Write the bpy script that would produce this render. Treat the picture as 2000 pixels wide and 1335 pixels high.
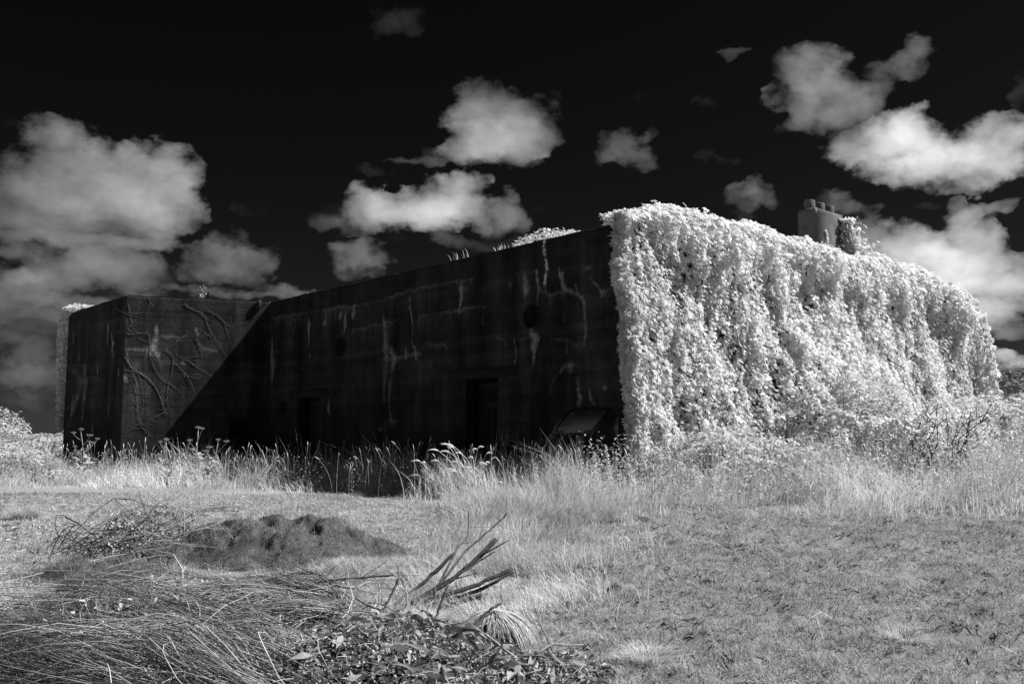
import bpy, math, random
import numpy as np
from mathutils import Matrix, Vector

for _o in list(bpy.data.objects):
    bpy.data.objects.remove(_o, do_unlink=True)
scene = bpy.context.scene
COL = scene.collection
rng = np.random.default_rng(11)
random.seed(5)

# ------------------------------------------------------------------ camera
cam_data = bpy.data.cameras.new('camera')
cam = bpy.data.objects.new('camera', cam_data)
COL.objects.link(cam)
cam.location = (0, 0, 1.3)
cam.rotation_euler = (math.radians(90) + math.atan(192.5 / 1860.0), 0, 0)
cam_data.sensor_width = 36
cam_data.lens = 1860.0 / 2000.0 * 36
cam_data.clip_start = 0.05
cam_data.clip_end = 5000
scene.camera = cam

# ------------------------------------------------------------------ sun, sky and clouds (a near-infrared, black and white picture)
SUN_EL = math.radians(49.0)
SUN_AZ = math.radians(88)          # measured from +Y towards +X
sun_data = bpy.data.lights.new('sun', 'SUN')
sun_data.energy = 5.0
sun_data.angle = math.radians(0.53)
sun_data.color = (1, 1, 1)
sun = bpy.data.objects.new('sun', sun_data)
COL.objects.link(sun)
_sv = Vector((math.cos(SUN_EL) * math.sin(SUN_AZ), math.cos(SUN_EL) * math.cos(SUN_AZ), math.sin(SUN_EL)))
sun.rotation_euler = _sv.to_track_quat('Z', 'Y').to_euler()

# every cloud is a few soft puffs: azimuth, elevation, half width, half height (degrees), radiance, amount
CLOUDS = [
  (-26.33,16.35,1.42,1.12,0.1413,0.90),
  (-25.13,15.55,1.84,1.48,0.2051,1.00),
  (-27.38,14.46,1.77,1.07,0.1413,0.80),
  (-23.38,14.93,1.89,1.37,0.2423,1.00),
  (-24.66,13.82,2.52,1.64,0.2423,1.10),
  (-21.11,15.72,1.67,1.06,0.2423,1.10),
  (-19.82,14.85,1.55,1.69,0.2623,1.20),
  (-21.04,13.90,2.51,1.68,0.3050,1.20),
  (-19.48,13.03,1.27,1.28,0.2232,1.00),
  (-22.78,13.31,2.73,1.25,0.2623,1.00),
  (-26.28,12.69,2.85,1.36,0.1559,0.90),
  (-28.29,13.00,1.99,1.33,0.1274,0.90),
  (-20.96,11.91,1.52,0.99,0.2230,0.92),
  (-27.72,11.44,3.81,1.02,0.1022,0.90),
  (-24.68,11.46,4.28,0.83,0.1480,1.03),
  (-25.68,10.82,5.02,0.39,0.1480,1.03),
  (-22.01,10.89,3.30,0.23,0.1480,0.80),
  (-28.15,10.05,1.23,0.38,0.1651,0.92),
  (-24.86,9.63,2.22,1.17,0.1480,1.26),
  (-22.90,9.64,2.15,1.35,0.1582,1.26),
  (-21.26,9.03,1.50,1.29,0.1383,1.03),
  (-26.10,8.71,1.79,1.24,0.1259,1.03),
  (-27.82,8.30,2.37,1.09,0.1833,1.15),
  (-27.60,9.00,0.86,0.38,0.2446,0.69),
  (-26.77,7.14,4.37,0.82,0.1480,0.92),
  (-24.00,7.59,2.65,0.51,0.2026,0.80),
  (-26.97,6.03,3.82,1.10,0.0903,1.03),
  (-18.11,9.94,1.56,0.87,0.1383,1.03),
  (-16.70,10.60,1.30,1.23,0.1582,1.03),
  (-15.53,9.92,1.61,0.83,0.1259,0.92),
  (-14.52,10.56,0.71,0.77,0.1032,0.80),
  (-16.95,9.26,2.02,0.53,0.0903,0.69),
  (-17.21,8.37,2.88,0.35,0.1480,0.92),
  (-13.59,8.60,1.48,0.48,0.1651,1.03),
  (-26.62,3.84,1.50,1.24,0.1320,1.15),
  (-27.34,3.40,2.23,0.55,0.1032,0.92),
  (-28.48,16.71,0.74,0.37,0.0262,0.50),
  (-15.62,13.30,1.17,0.41,0.0194,0.50),
  (-27.52,2.17,1.97,0.38,0.0784,0.69),
  (-1.75,20.15,1.59,1.15,0.1620,1.00),
  (-0.48,19.87,1.59,1.15,0.1812,0.80),
  (-2.85,19.12,1.43,1.02,0.1714,0.70),
  (-1.27,18.56,2.69,1.46,0.2423,1.10),
  (-2.21,17.52,2.06,1.12,0.3515,1.10),
  (-0.32,17.68,2.53,1.18,0.3515,1.10),
  (1.43,18.70,1.58,1.31,0.1413,0.90),
  (2.37,18.10,0.79,0.88,0.0908,0.60),
  (0.00,16.64,1.89,0.53,0.1274,0.60),
  (-3.79,17.05,0.95,0.74,0.1878,0.60),
  (-5.67,16.50,1.72,0.27,0.1022,0.80),
  (-6.61,16.62,0.94,0.24,0.1022,0.60),
  (-5.20,17.02,0.56,0.35,0.0612,0.50),
  (-7.99,15.90,1.24,0.27,0.0319,0.60),
  (-9.08,16.35,0.43,0.15,0.0262,0.50),
  (-9.20,14.07,1.23,1.01,0.2623,1.00),
  (-8.11,13.66,1.86,1.13,0.3278,1.10),
  (-6.11,13.87,2.50,1.08,0.4452,1.20),
  (-4.09,14.81,1.51,1.08,0.3515,1.10),
  (-2.99,14.68,1.41,1.26,0.4020,1.10),
  (-3.92,13.61,2.66,1.02,0.4125,1.10),
  (-1.57,13.48,1.57,0.97,0.2232,0.90),
  (0.00,13.94,0.88,0.90,0.1812,0.90),
  (0.38,13.19,0.75,0.85,0.1559,0.80),
  (-9.33,12.72,1.84,0.66,0.1559,0.60),
  (-4.69,12.39,0.87,0.91,0.0908,0.70),
  (-3.44,11.80,1.87,0.43,0.0612,0.80),
  (-0.94,11.97,1.88,0.37,0.0529,0.70),
  (-11.60,12.63,0.66,0.59,0.0529,0.70),
  (-11.01,13.40,0.73,0.36,0.0319,0.50),
  (-10.21,10.88,1.22,0.78,0.1620,0.90),
  (-8.84,10.93,1.16,0.84,0.1812,0.90),
  (-9.43,10.15,1.37,0.66,0.1274,0.70),
  (-10.82,11.31,0.79,0.24,0.0908,0.50),
  (-8.07,10.49,0.67,0.30,0.0704,0.50),
  (-6.86,11.89,0.68,0.36,0.0232,0.50),
  (6.30,17.43,1.06,0.76,0.1144,0.80),
  (7.40,17.54,1.06,0.93,0.1413,0.90),
  (8.00,16.63,0.87,0.59,0.1022,0.60),
  (5.98,16.85,0.75,0.41,0.0704,0.50),
  (8.49,18.08,0.43,0.35,0.0452,0.50),
  (15.07,14.50,0.88,0.70,0.1812,0.90),
  (14.03,14.13,1.00,0.76,0.1500,0.80),
  (13.71,13.26,1.00,0.65,0.0802,0.60),
  (15.65,14.03,0.52,0.46,0.0908,0.50),
  (11.75,19.49,0.61,0.34,0.0343,0.60),
  (13.64,22.21,0.66,0.14,0.0648,0.80),
  (7.75,20.19,0.56,0.34,0.0194,0.50),
  (13.03,16.09,0.84,0.26,0.0319,0.50),
  (11.99,16.38,0.66,0.26,0.0212,0.50),
  (-7.19,24.66,1.59,0.87,0.0343,0.80),
  (-8.12,23.92,0.94,0.55,0.0232,0.60),
  (2.70,20.29,0.44,0.23,0.0262,0.60),
  (1.57,14.09,0.38,0.18,0.0212,0.40),
  (17.18,21.13,1.39,0.93,0.1878,0.90),
  (18.48,20.72,1.76,1.14,0.2542,1.00),
  (16.55,19.67,1.45,1.00,0.1714,0.90),
  (18.71,19.18,2.03,1.21,0.2232,1.00),
  (20.70,19.37,1.38,1.09,0.1812,0.80),
  (18.38,18.09,1.56,0.67,0.1559,0.80),
  (19.79,17.81,1.53,0.94,0.1812,0.80),
  (21.21,18.35,0.82,0.71,0.1144,0.60),
  (17.21,17.64,1.29,0.34,0.0802,0.60),
  (22.27,20.53,1.14,0.64,0.1274,0.80),
  (23.53,21.28,0.85,0.52,0.1878,0.90),
  (23.76,20.32,0.64,0.53,0.0908,0.60),
  (21.82,19.64,0.76,0.48,0.0908,0.60),
  (17.94,21.87,1.15,0.32,0.1022,0.60),
  (20.86,16.44,1.37,1.05,0.4287,1.10),
  (22.39,16.97,1.61,1.09,0.5457,1.20),
  (23.87,16.93,1.31,0.92,0.5457,1.10),
  (23.01,15.52,2.49,1.15,0.6105,1.30),
  (19.73,16.14,1.00,0.73,0.2623,0.70),
  (25.12,15.28,2.04,1.03,0.6105,1.20),
  (26.70,16.16,1.25,1.01,0.4851,1.10),
  (27.96,16.12,1.22,0.95,0.4564,1.10),
  (28.65,15.10,1.20,1.18,0.5149,1.20),
  (27.14,14.76,1.72,1.01,0.5457,1.20),
  (23.76,14.33,1.57,0.61,0.3763,0.80),
  (26.09,14.02,1.51,0.60,0.3515,0.80),
  (19.91,13.51,0.88,0.63,0.1559,0.90),
  (20.88,13.26,0.71,0.45,0.1413,0.80),
  (18.94,13.70,0.73,0.46,0.1022,0.70),
  (27.90,12.51,0.97,0.43,0.1878,0.90),
  (26.78,12.58,0.75,0.43,0.2279,0.88),
  (23.43,12.97,0.79,0.33,0.0382,0.50),
  (25.24,12.38,0.82,0.77,0.3395,1.10),
  (25.84,11.49,1.01,1.04,0.4192,1.21),
  (26.82,10.71,1.11,1.23,0.4192,1.21),
  (25.39,10.01,2.01,1.38,0.5410,1.43),
  (27.60,9.00,1.69,1.22,0.5089,1.32),
  (22.02,11.12,1.60,1.07,0.3650,1.10),
  (20.97,12.05,0.98,0.68,0.2482,0.88),
  (22.93,10.48,1.57,1.01,0.4779,1.21),
  (23.53,8.89,2.82,1.41,0.6088,1.43),
  (26.79,7.55,2.42,1.24,0.5410,1.32),
  (25.50,6.66,2.23,0.67,0.3395,0.99),
  (28.07,5.97,1.19,0.49,0.2086,0.88),
  (20.63,10.36,1.36,0.86,0.3395,0.88),
  (27.14,4.51,0.68,0.38,0.5743,1.10),
  (27.98,4.20,0.81,0.49,0.5410,1.10),
  (27.36,3.81,1.44,0.38,0.3395,0.88),
  (28.80,17.97,0.53,0.88,0.0452,0.60),
  (28.85,19.00,0.39,0.51,0.0319,0.50),
]

def build_world():
    w = bpy.data.worlds.new('World')
    scene.world = w
    w.use_nodes = True
    nt = w.node_tree
    N, L = nt.nodes, nt.links
    N.clear()
    def math_n(op, a, b=None, c=None, clamp=False):
        n = N.new('ShaderNodeMath'); n.operation = op; n.use_clamp = clamp
        for i, v in enumerate((a, b, c)):
            if v is None: continue
            if isinstance(v, (int, float)): n.inputs[i].default_value = v
            else: L.new(v, n.inputs[i])
        return n.outputs[0]
    def vec_n(op, a, b=None, c=None, out=0):
        n = N.new('ShaderNodeVectorMath'); n.operation = op
        for i, v in enumerate((a, b, c)):
            if v is None: continue
            if isinstance(v, (tuple, list)): n.inputs[i].default_value = v
            else: L.new(v, n.inputs[i])
        return n.outputs[out]
    def noise(vec, scale, detail, rough, col=False):
        n = N.new('ShaderNodeTexNoise'); n.inputs['Scale'].default_value = scale
        n.inputs['Detail'].default_value = detail; n.inputs['Roughness'].default_value = rough
        L.new(vec, n.inputs['Vector'])
        return n.outputs['Color'] if col else n.outputs['Fac']
    sky = N.new('ShaderNodeTexSky'); sky.sky_type = 'NISHITA'; sky.sun_disc = False
    sky.sun_elevation = SUN_EL; sky.sun_rotation = SUN_AZ
    sky.air_density = 1.0; sky.dust_density = 0.3; sky.ozone_density = 1.0
    sep = N.new('ShaderNodeSeparateColor'); L.new(sky.outputs[0], sep.inputs[0])
    # the infrared film sees the least scattered end of the sky's spectrum
    skyv = math_n('MULTIPLY', math_n('POWER', sep.outputs[0], SKY_POW), SKY_GAIN)
    tc = N.new('ShaderNodeTexCoord')
    d = vec_n('NORMALIZE', tc.outputs['Generated'])
    sx = N.new('ShaderNodeSeparateXYZ'); L.new(d, sx.inputs[0])
    az = math_n('MULTIPLY', math_n('ARCTAN2', sx.outputs[0], sx.outputs[1]), 57.29578)
    el = math_n('MULTIPLY', math_n('ARCSINE', sx.outputs[2]), 57.29578)
    u = math_n('SUBTRACT', math_n('PINGPONG', math_n('ADD', az, 30.0), 60.0), 30.0)
    cmb = N.new('ShaderNodeCombineXYZ'); L.new(u, cmb.inputs[0]); L.new(el, cmb.inputs[1])
    dstr = vec_n('MULTIPLY', d, (1, 1, 1.35))
    w1 = vec_n('MULTIPLY', vec_n('SUBTRACT', noise(dstr, 16, 3, .5, True), (.5, .5, .5)), (2.4, 1.9, 0))
    w2 = vec_n('MULTIPLY', vec_n('SUBTRACT', noise(dstr, 60, 4, .55, True), (.5, .5, .5)), (1.05, .95, 0))
    p = vec_n('ADD', vec_n('ADD', cmb.outputs[0], w1), w2)
    n_a = noise(dstr, 34, 7, .58)
    n_b = noise(vec_n('ADD', dstr, (.016, 0, .02)), 20, 3, .5)
    n_c = noise(dstr, 20, 3, .5)
    relief = math_n('SUBTRACT', n_c, n_b)
    def background(v):
        cc = N.new('ShaderNodeCombineColor')
        for i in range(3): L.new(v, cc.inputs[i])
        bg = N.new('ShaderNodeBackground'); bg.inputs['Strength'].default_value = SKY_STRENGTH
        L.new(cc.outputs[0], bg.inputs['Color'])
        return bg.outputs[0]
    def cloudy(lo, hi):
        """sky with the puffs whose reach touches azimuths lo..hi"""
        S = B = None
        for (a, e, ra, re, b, am) in CLOUDS:
            ra *= 1.29; re *= 1.29
            if a + ra + 2.2 < lo or a - ra - 2.2 > hi: continue
            q = vec_n('MULTIPLY_ADD', p, (1 / ra, 1 / re, 0), (-a / ra, -e / re, 0))
            wgt = math_n('SUBTRACT', 1.0, vec_n('DOT_PRODUCT', q, q, out=1), clamp=True)
            S = math_n('MULTIPLY', wgt, am) if S is None else math_n('MULTIPLY_ADD', wgt, am, S)
            B = math_n('MULTIPLY', wgt, am * b) if B is None else math_n('MULTIPLY_ADD', wgt, am * b, B)
        bright = math_n('DIVIDE', B, math_n('MAXIMUM', S, 1e-4))
        thick = math_n('SUBTRACT', 1.0, math_n('POWER', 2.718, math_n('MULTIPLY', S, -1.15)))
        # ragged only where the cloud is thin: wisps at the rim, smooth vapour inside
        rim = math_n('MULTIPLY', math_n('MULTIPLY', S, 5.0, clamp=True), math_n('SUBTRACT', 1.15, thick))
        dens = math_n('MULTIPLY_ADD', math_n('MULTIPLY', math_n('SUBTRACT', n_a, .5), rim), 3.3, thick)
        mr = N.new('ShaderNodeMapRange'); mr.interpolation_type = 'SMOOTHSTEP'
        L.new(dens, mr.inputs['Value']); mr.inputs['From Min'].default_value = .05; mr.inputs['From Max'].default_value = 1.0
        shade = math_n('MULTIPLY_ADD', relief, 1.3, math_n('MULTIPLY_ADD', math_n('MULTIPLY', S, .40, clamp=True), .72, .44))
        cb = math_n('MULTIPLY', math_n('MULTIPLY', bright, shade), CLOUD_GAIN)
        mx = N.new('ShaderNodeMix'); mx.data_type = 'FLOAT'
        L.new(mr.outputs[0], mx.inputs['Factor']); L.new(skyv, mx.inputs[2]); L.new(cb, mx.inputs[3])
        return background(mx.outputs[0])
    def pick(fac, a, b):
        m = N.new('ShaderNodeMixShader'); L.new(fac, m.inputs[0]); L.new(a, m.inputs[1]); L.new(b, m.inputs[2])
        return m.outputs[0]
    cuts = (-31, -20, -8, 8, 20, 31)
    res = cloudy(cuts[-2], cuts[-1])
    for k in range(len(cuts) - 3, -1, -1):
        res = pick(math_n('LESS_THAN', u, float(cuts[k + 1])), res, cloudy(cuts[k], cuts[k + 1]))
    band = math_n('MULTIPLY', math_n('GREATER_THAN', el, -1.0), math_n('LESS_THAN', el, 30.0))
    res = pick(band, background(skyv), res)
    out = N.new('ShaderNodeOutputWorld'); L.new(res, out.inputs['Surface'])
    w.cycles.sampling_method = 'NONE'

SKY_STRENGTH = 0.10
SKY_GAIN = 0.0120
SKY_POW = 1.6
CLOUD_GAIN = 7.3
build_world()

scene.view_settings.view_transform = 'Standard'
scene.view_settings.look = 'None'
scene.view_settings.exposure = 0.70
scene.view_settings.gamma = 1.0
scene.view_settings.use_curve_mapping = False
scene.render.engine = 'CYCLES'
scene.cycles.max_bounces = 6
scene.cycles.diffuse_bounces = 5
scene.cycles.transmission_bounces = 4
scene.cycles.transparent_max_bounces = 6
scene.cycles.use_denoising = True

# ------------------------------------------------------------------ noise and mesh helpers
def _hash(ix, iy, iz, seed):
    h = (ix.astype(np.int64) * 374761393 + iy.astype(np.int64) * 668265263 + iz.astype(np.int64) * 2147483647 + seed * 974711) & 0x7fffffff
    h = ((h ^ (h >> 13)) * 1274126177) & 0x7fffffff
    h = ((h ^ (h >> 16)) * 668265263) & 0x7fffffff
    return ((h ^ (h >> 15)) & 0xffff) / 65535.0

def vnoise(x, y, z=None, seed=0):
    x = np.asarray(x, float); y = np.asarray(y, float)
    z = np.zeros_like(x) if z is None else np.asarray(z, float)
    fx, fy, fz = np.floor(x), np.floor(y), np.floor(z)
    tx, ty, tz = x - fx, y - fy, z - fz
    tx = tx * tx * (3 - 2 * tx); ty = ty * ty * (3 - 2 * ty); tz = tz * tz * (3 - 2 * tz)
    r = 0
    for i in (0, 1):
        for j in (0, 1):
            for k in (0, 1):
                w = (tx if i else 1 - tx) * (ty if j else 1 - ty) * (tz if k else 1 - tz)
                r = r + w * _hash(fx + i, fy + j, fz + k, seed)
    return r

def fbm(x, y, z=None, seed=0, octaves=4, gain=.5):
    a, s, t = 1.0, 0.0, 0.0
    x = np.asarray(x, float); y = np.asarray(y, float)
    for o in range(octaves):
        s = s + a * vnoise(x, y, z, seed + o * 17); t += a
        x = x * 2.03 + 3.1; y = y * 2.03 + 1.7
        if z is not None: z = np.asarray(z) * 2.03
        a *= gain
    return s / t

def sstep(a, b, v):
    t = np.clip((np.asarray(v, float) - a) / (b - a), 0, 1)
    return t * t * (3 - 2 * t)

def unit(v):
    return v / np.maximum(np.linalg.norm(v, axis=-1, keepdims=True), 1e-9)

def make_mesh(name, V, faces, mat=None, tone=None, smooth=False, attrs=None):
    """V (n,3); faces: list of int arrays (m,k); tone: per-vertex grey factor"""
    me = bpy.data.meshes.new(name)
    V = np.asarray(V, np.float32)
    me.vertices.add(len(V)); me.vertices.foreach_set('co', V.ravel())
    faces = [np.asarray(f, np.int32) for f in faces if len(f)]
    li = np.concatenate([f.ravel() for f in faces])
    tot = np.concatenate([np.full(len(f), f.shape[1], np.int32) for f in faces])
    st = np.concatenate([[0], np.cumsum(tot)[:-1]]).astype(np.int32)
    me.loops.add(len(li)); me.loops.foreach_set('vertex_index', li)
    me.polygons.add(len(tot)); me.polygons.foreach_set('loop_start', st); me.polygons.foreach_set('loop_total', tot)
    if smooth: me.polygons.foreach_set('use_smooth', np.ones(len(tot), bool))
    at = dict(attrs or {})
    if tone is not None: at['tone'] = tone
    for k, v in at.items():
        a = me.attributes.new(k, 'FLOAT', 'POINT'); a.data.foreach_set('value', np.asarray(v, np.float32))
    if mat: me.materials.append(mat)
    me.update(calc_edges=True); me.validate()
    return me

def link(name, me, parent=None):
    o = bpy.data.objects.new(name, me); COL.objects.link(o)
    if parent is not None: o.parent = parent
    return o

def thing(name, label, cat, loc=(0, 0, 0), rotz=0.0, group=None):
    o = bpy.data.objects.new(name, None); COL.objects.link(o)
    o.empty_display_size = .2
    o.location = loc; o.rotation_euler = (0, 0, rotz)
    o['label'] = label; o['category'] = cat
    if group: o['group'] = group
    return o

def rel(V, t):
    return np.asarray(V, float) - np.array(t.location)

class Geo:
    """collects verts/faces (mixed) with a tone per vertex"""
    def __init__(s): s.V = []; s.F = {}; s.T = []; s.n = 0
    def add(s, V, faces, tone=1.0):
        V = np.asarray(V, float).reshape(-1, 3)
        for f in faces:
            f = np.asarray(f, np.int64)
            if len(f): s.F.setdefault(f.shape[1], []).append(f + s.n)
        s.V.append(V); s.n += len(V)
        s.T.append(np.broadcast_to(np.asarray(tone, float), (len(V),)).copy())
    def verts(s): return np.concatenate(s.V)
    def mesh(s, name, mat, off=None, smooth=False):
        V = s.verts()
        if off is not None: V = V - np.asarray(off)
        return make_mesh(name, V, [np.concatenate(f) for f in s.F.values()], mat, np.concatenate(s.T), smooth)

BOXF = np.array([[0, 3, 2, 1], [4, 5, 6, 7], [0, 1, 5, 4], [1, 2, 6, 5], [2, 3, 7, 6], [3, 0, 4, 7]])
def box(g, lo, hi, tone=1.0, M=None):
    x0, y0, z0 = lo; x1, y1, z1 = hi
    V = np.array([[x0, y0, z0], [x1, y0, z0], [x1, y1, z0], [x0, y1, z0], [x0, y0, z1], [x1, y0, z1], [x1, y1, z1], [x0, y1, z1]], float)
    if M is not None: V = V @ np.array(M.to_3x3()).T + np.array(M.translation)
    g.add(V, [BOXF], tone)

def tube(g, pts, rad, sides=5, tone=1.0, cap=True):
    pts = np.asarray(pts, float); n = len(pts); rad = np.broadcast_to(np.asarray(rad, float), (n,))
    t = np.gradient(pts, axis=0); t = unit(t)
    ref = np.array([0, 0, 1.0]) if abs(t[0, 2]) < .9 else np.array([1.0, 0, 0])
    a = unit(np.cross(t, ref)); b = np.cross(t, a)
    an = np.arange(sides) / sides * 2 * np.pi
    V = (pts[:, None, :] + rad[:, None, None] * (np.cos(an)[None, :, None] * a[:, None, :] + np.sin(an)[None, :, None] * b[:, None, :])).reshape(-1, 3)
    i = np.arange(n - 1)[:, None] * sides; j = np.arange(sides)[None, :]; k = (j + 1) % sides
    q = np.stack([i + j, i + k, i + sides + k, i + sides + j], -1).reshape(-1, 4)
    fs = [q]
    if cap:
        fs.append(np.arange(sides)[None, ::-1]); fs.append((np.arange(sides) + (n - 1) * sides)[None, :])
    g.add(V, fs, tone)

def multi_tube(g, P, R, sides=3, tone=1.0):
    """many open tubes at once: P (n,k,3), R (n,k), tone (n,)"""
    P = np.asarray(P, float); n, k, _ = P.shape; R = np.broadcast_to(np.asarray(R, float), (n, k))
    t = np.empty_like(P); t[:, 1:-1] = P[:, 2:] - P[:, :-2]; t[:, 0] = P[:, 1] - P[:, 0]; t[:, -1] = P[:, -1] - P[:, -2]
    t = unit(t); ref = np.where(np.abs(t[:, :1, 2:]) < .9, np.array([0, 0, 1.0]), np.array([1.0, 0, 0]))
    a = unit(np.cross(t, ref)); b = np.cross(t, a); an = np.arange(sides) / sides * 2 * np.pi
    V = P[:, :, None] + R[:, :, None, None] * (np.cos(an)[None, None, :, None] * a[:, :, None] + np.sin(an)[None, None, :, None] * b[:, :, None])
    base = (np.arange(n) * k * sides)[:, None, None]; i = (np.arange(k - 1) * sides)[None, :, None]; j = np.arange(sides)[None, None]; j1 = (j + 1) % sides
    q = np.stack([base + i + j, base + i + j1, base + i + sides + j1, base + i + sides + j], -1).reshape(-1, 4)
    g.add(V.reshape(-1, 3), [q], np.repeat(np.broadcast_to(tone, (n,)), k * sides))

def spline(pts, n):
    """Catmull-Rom through pts"""
    P = np.asarray(pts, float)
    P = np.vstack([2 * P[0] - P[1], P, 2 * P[-1] - P[-2]])
    out = []
    m = len(P) - 3
    for u in np.linspace(0, m - 1e-6, n):
        i = int(u); t = u - i
        a, b, c, d = P[i], P[i + 1], P[i + 2], P[i + 3]
        out.append(.5 * (2 * b + (c - a) * t + (2 * a - 5 * b + 4 * c - d) * t * t + (3 * b - a - 3 * c + d) * t ** 3))
    return np.array(out)

def blades(g, P, H, W, az, lean, curve=1.0, segs=2, tone=1.0):
    """tapered curved grass blades; arrays of length n"""
    P = np.asarray(P, float); n = len(P)
    H = np.broadcast_to(H, (n,)); W = np.broadcast_to(W, (n,)); lean = np.broadcast_to(lean, (n,)); tone = np.broadcast_to(tone, (n,))
    d = np.stack([np.cos(az), np.sin(az), np.zeros(n)], -1)
    fa = az + np.pi / 2 + rng.normal(0, .7, n)
    s = np.stack([np.cos(fa), np.sin(fa), np.zeros(n)], -1)
    rows = []
    for k in range(segs + 1):
        t = k / segs
        up = H * (t - .38 * np.minimum(lean, 1.4) * t * t)
        out = H * lean * (t ** (1 + curve)) 
        c = P + d * out[:, None]; c[:, 2] += up
        if k < segs:
            w = (W * (1 - .72 * t) * .5)[:, None]
            rows += [c - s * w, c + s * w]
        else: rows.append(c)
    V = np.stack(rows, 1).reshape(-1, 3); m = 2 * segs + 1
    b = np.arange(n) * m
    q = [np.stack([b + 2 * k, b + 2 * k + 1, b + 2 * k + 3, b + 2 * k + 2], -1) for k in range(segs - 1)]
    tr = np.stack([b + 2 * segs - 2, b + 2 * segs - 1, b + 2 * segs], -1)
    g.add(V, ([np.concatenate(q)] if q else []) + [tr], np.repeat(tone, m))

def scatter(g, TV, TF, P, X, Y, Z, S, tone=1.0):
    """place template (TV, TF list) at P with axes X,Y,Z (n,3) and scale S (n,)"""
    n = len(P); m = len(TV); TV = np.asarray(TV, float)
    S = np.broadcast_to(S, (n,))
    V = P[:, None, :] + S[:, None, None] * (TV[None, :, 0:1] * X[:, None, :] + TV[None, :, 1:2] * Y[:, None, :] + TV[None, :, 2:3] * Z[:, None, :])
    b = (np.arange(n) * m)[:, None, None]
    fs = [(np.asarray(f)[None] + b).reshape(-1, np.asarray(f).shape[1]) for f in TF]
    g.add(V.reshape(-1, 3), fs, np.repeat(np.broadcast_to(tone, (n,)), m))

def leaflet(L=1.0, W=.42, fold=.10, droop=.18):
    """6-point leaflet along +X, folded on its midrib, from the origin"""
    V = [(0, 0, 0), (.30 * L, W * .42, fold * .8), (.66 * L, W * .36, fold * .6 - droop * .35), (L, 0, -droop), (.66 * L, -W * .36, fold * .6 - droop * .35), (.30 * L, -W * .42, fold * .8), (.5 * L, 0, -droop * .2)]
    F = [(0, 6, 1), (1, 6, 2), (2, 6, 3), (3, 6, 4), (4, 6, 5), (5, 6, 0)]
    return np.array(V), np.array(F)

def compound(angles, lens, W=.42, droop=.2, lift=.05, leaf=None):
    V, F = [], []
    for a, l in zip(angles, lens):
        v, f = (leaf or leaflet)(l, W * l, .08 * l, droop * l)
        c, s = math.cos(math.radians(a)), math.sin(math.radians(a))
        r = np.stack([v[:, 0] * c - v[:, 1] * s + .06 * c, v[:, 0] * s + v[:, 1] * c + .06 * s, v[:, 2] + lift * abs(s)], -1)
        F.append(f + sum(len(q) for q in V)); V.append(r)
    return np.concatenate(V), [np.concatenate(F)]

def leaflet2(L=1.0, W=.42, fold=.10, droop=.18):
    """cheap 4-point leaflet for foliage seen from afar"""
    V = [(0, 0, 0), (.42 * L, W * .46, fold * .5 - droop * .2), (L, 0, -droop), (.42 * L, -W * .46, fold * .5 - droop * .2)]
    return np.array(V), np.array([(0, 1, 2), (0, 2, 3)])

CREEPER = compound((0, 42, -42, 95, -95), (1, .9, .9, .66, .66), .46)
CREEPER_FAR = compound((0, 42, -42, 95, -95), (1, .9, .9, .66, .66), .50, leaf=leaflet2)
TRIFOLIATE_FAR = compound((0, 68, -68), (1, .85, .85), .66, .15, leaf=leaflet2)
TRIFOLIATE = compound((0, 68, -68), (1, .85, .85), .62, .15)
SINGLE = (lambda v, f: (v, [f]))(*leaflet(1, .5, .08, .22))
BLOT = (np.array([(0, 0, 0), (.5, .28, .05), (1, 0, -.1), (.5, -.28, .05)]), [np.array([(0, 1, 2), (0, 2, 3)])])

def frames(normal, tip):
    """orthonormal axes: X along tip, Z along normal"""
    Z = unit(normal); X = unit(tip - (tip * Z).sum(-1, keepdims=True) * Z); Y = np.cross(Z, X)
    return X, Y, Z

# ------------------------------------------------------------------ materials
def nodes_of(name):
    m = bpy.data.materials.new(name); m.use_nodes = True
    nt = m.node_tree; nt.nodes.clear()
    return m, nt, nt.nodes, nt.links

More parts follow.
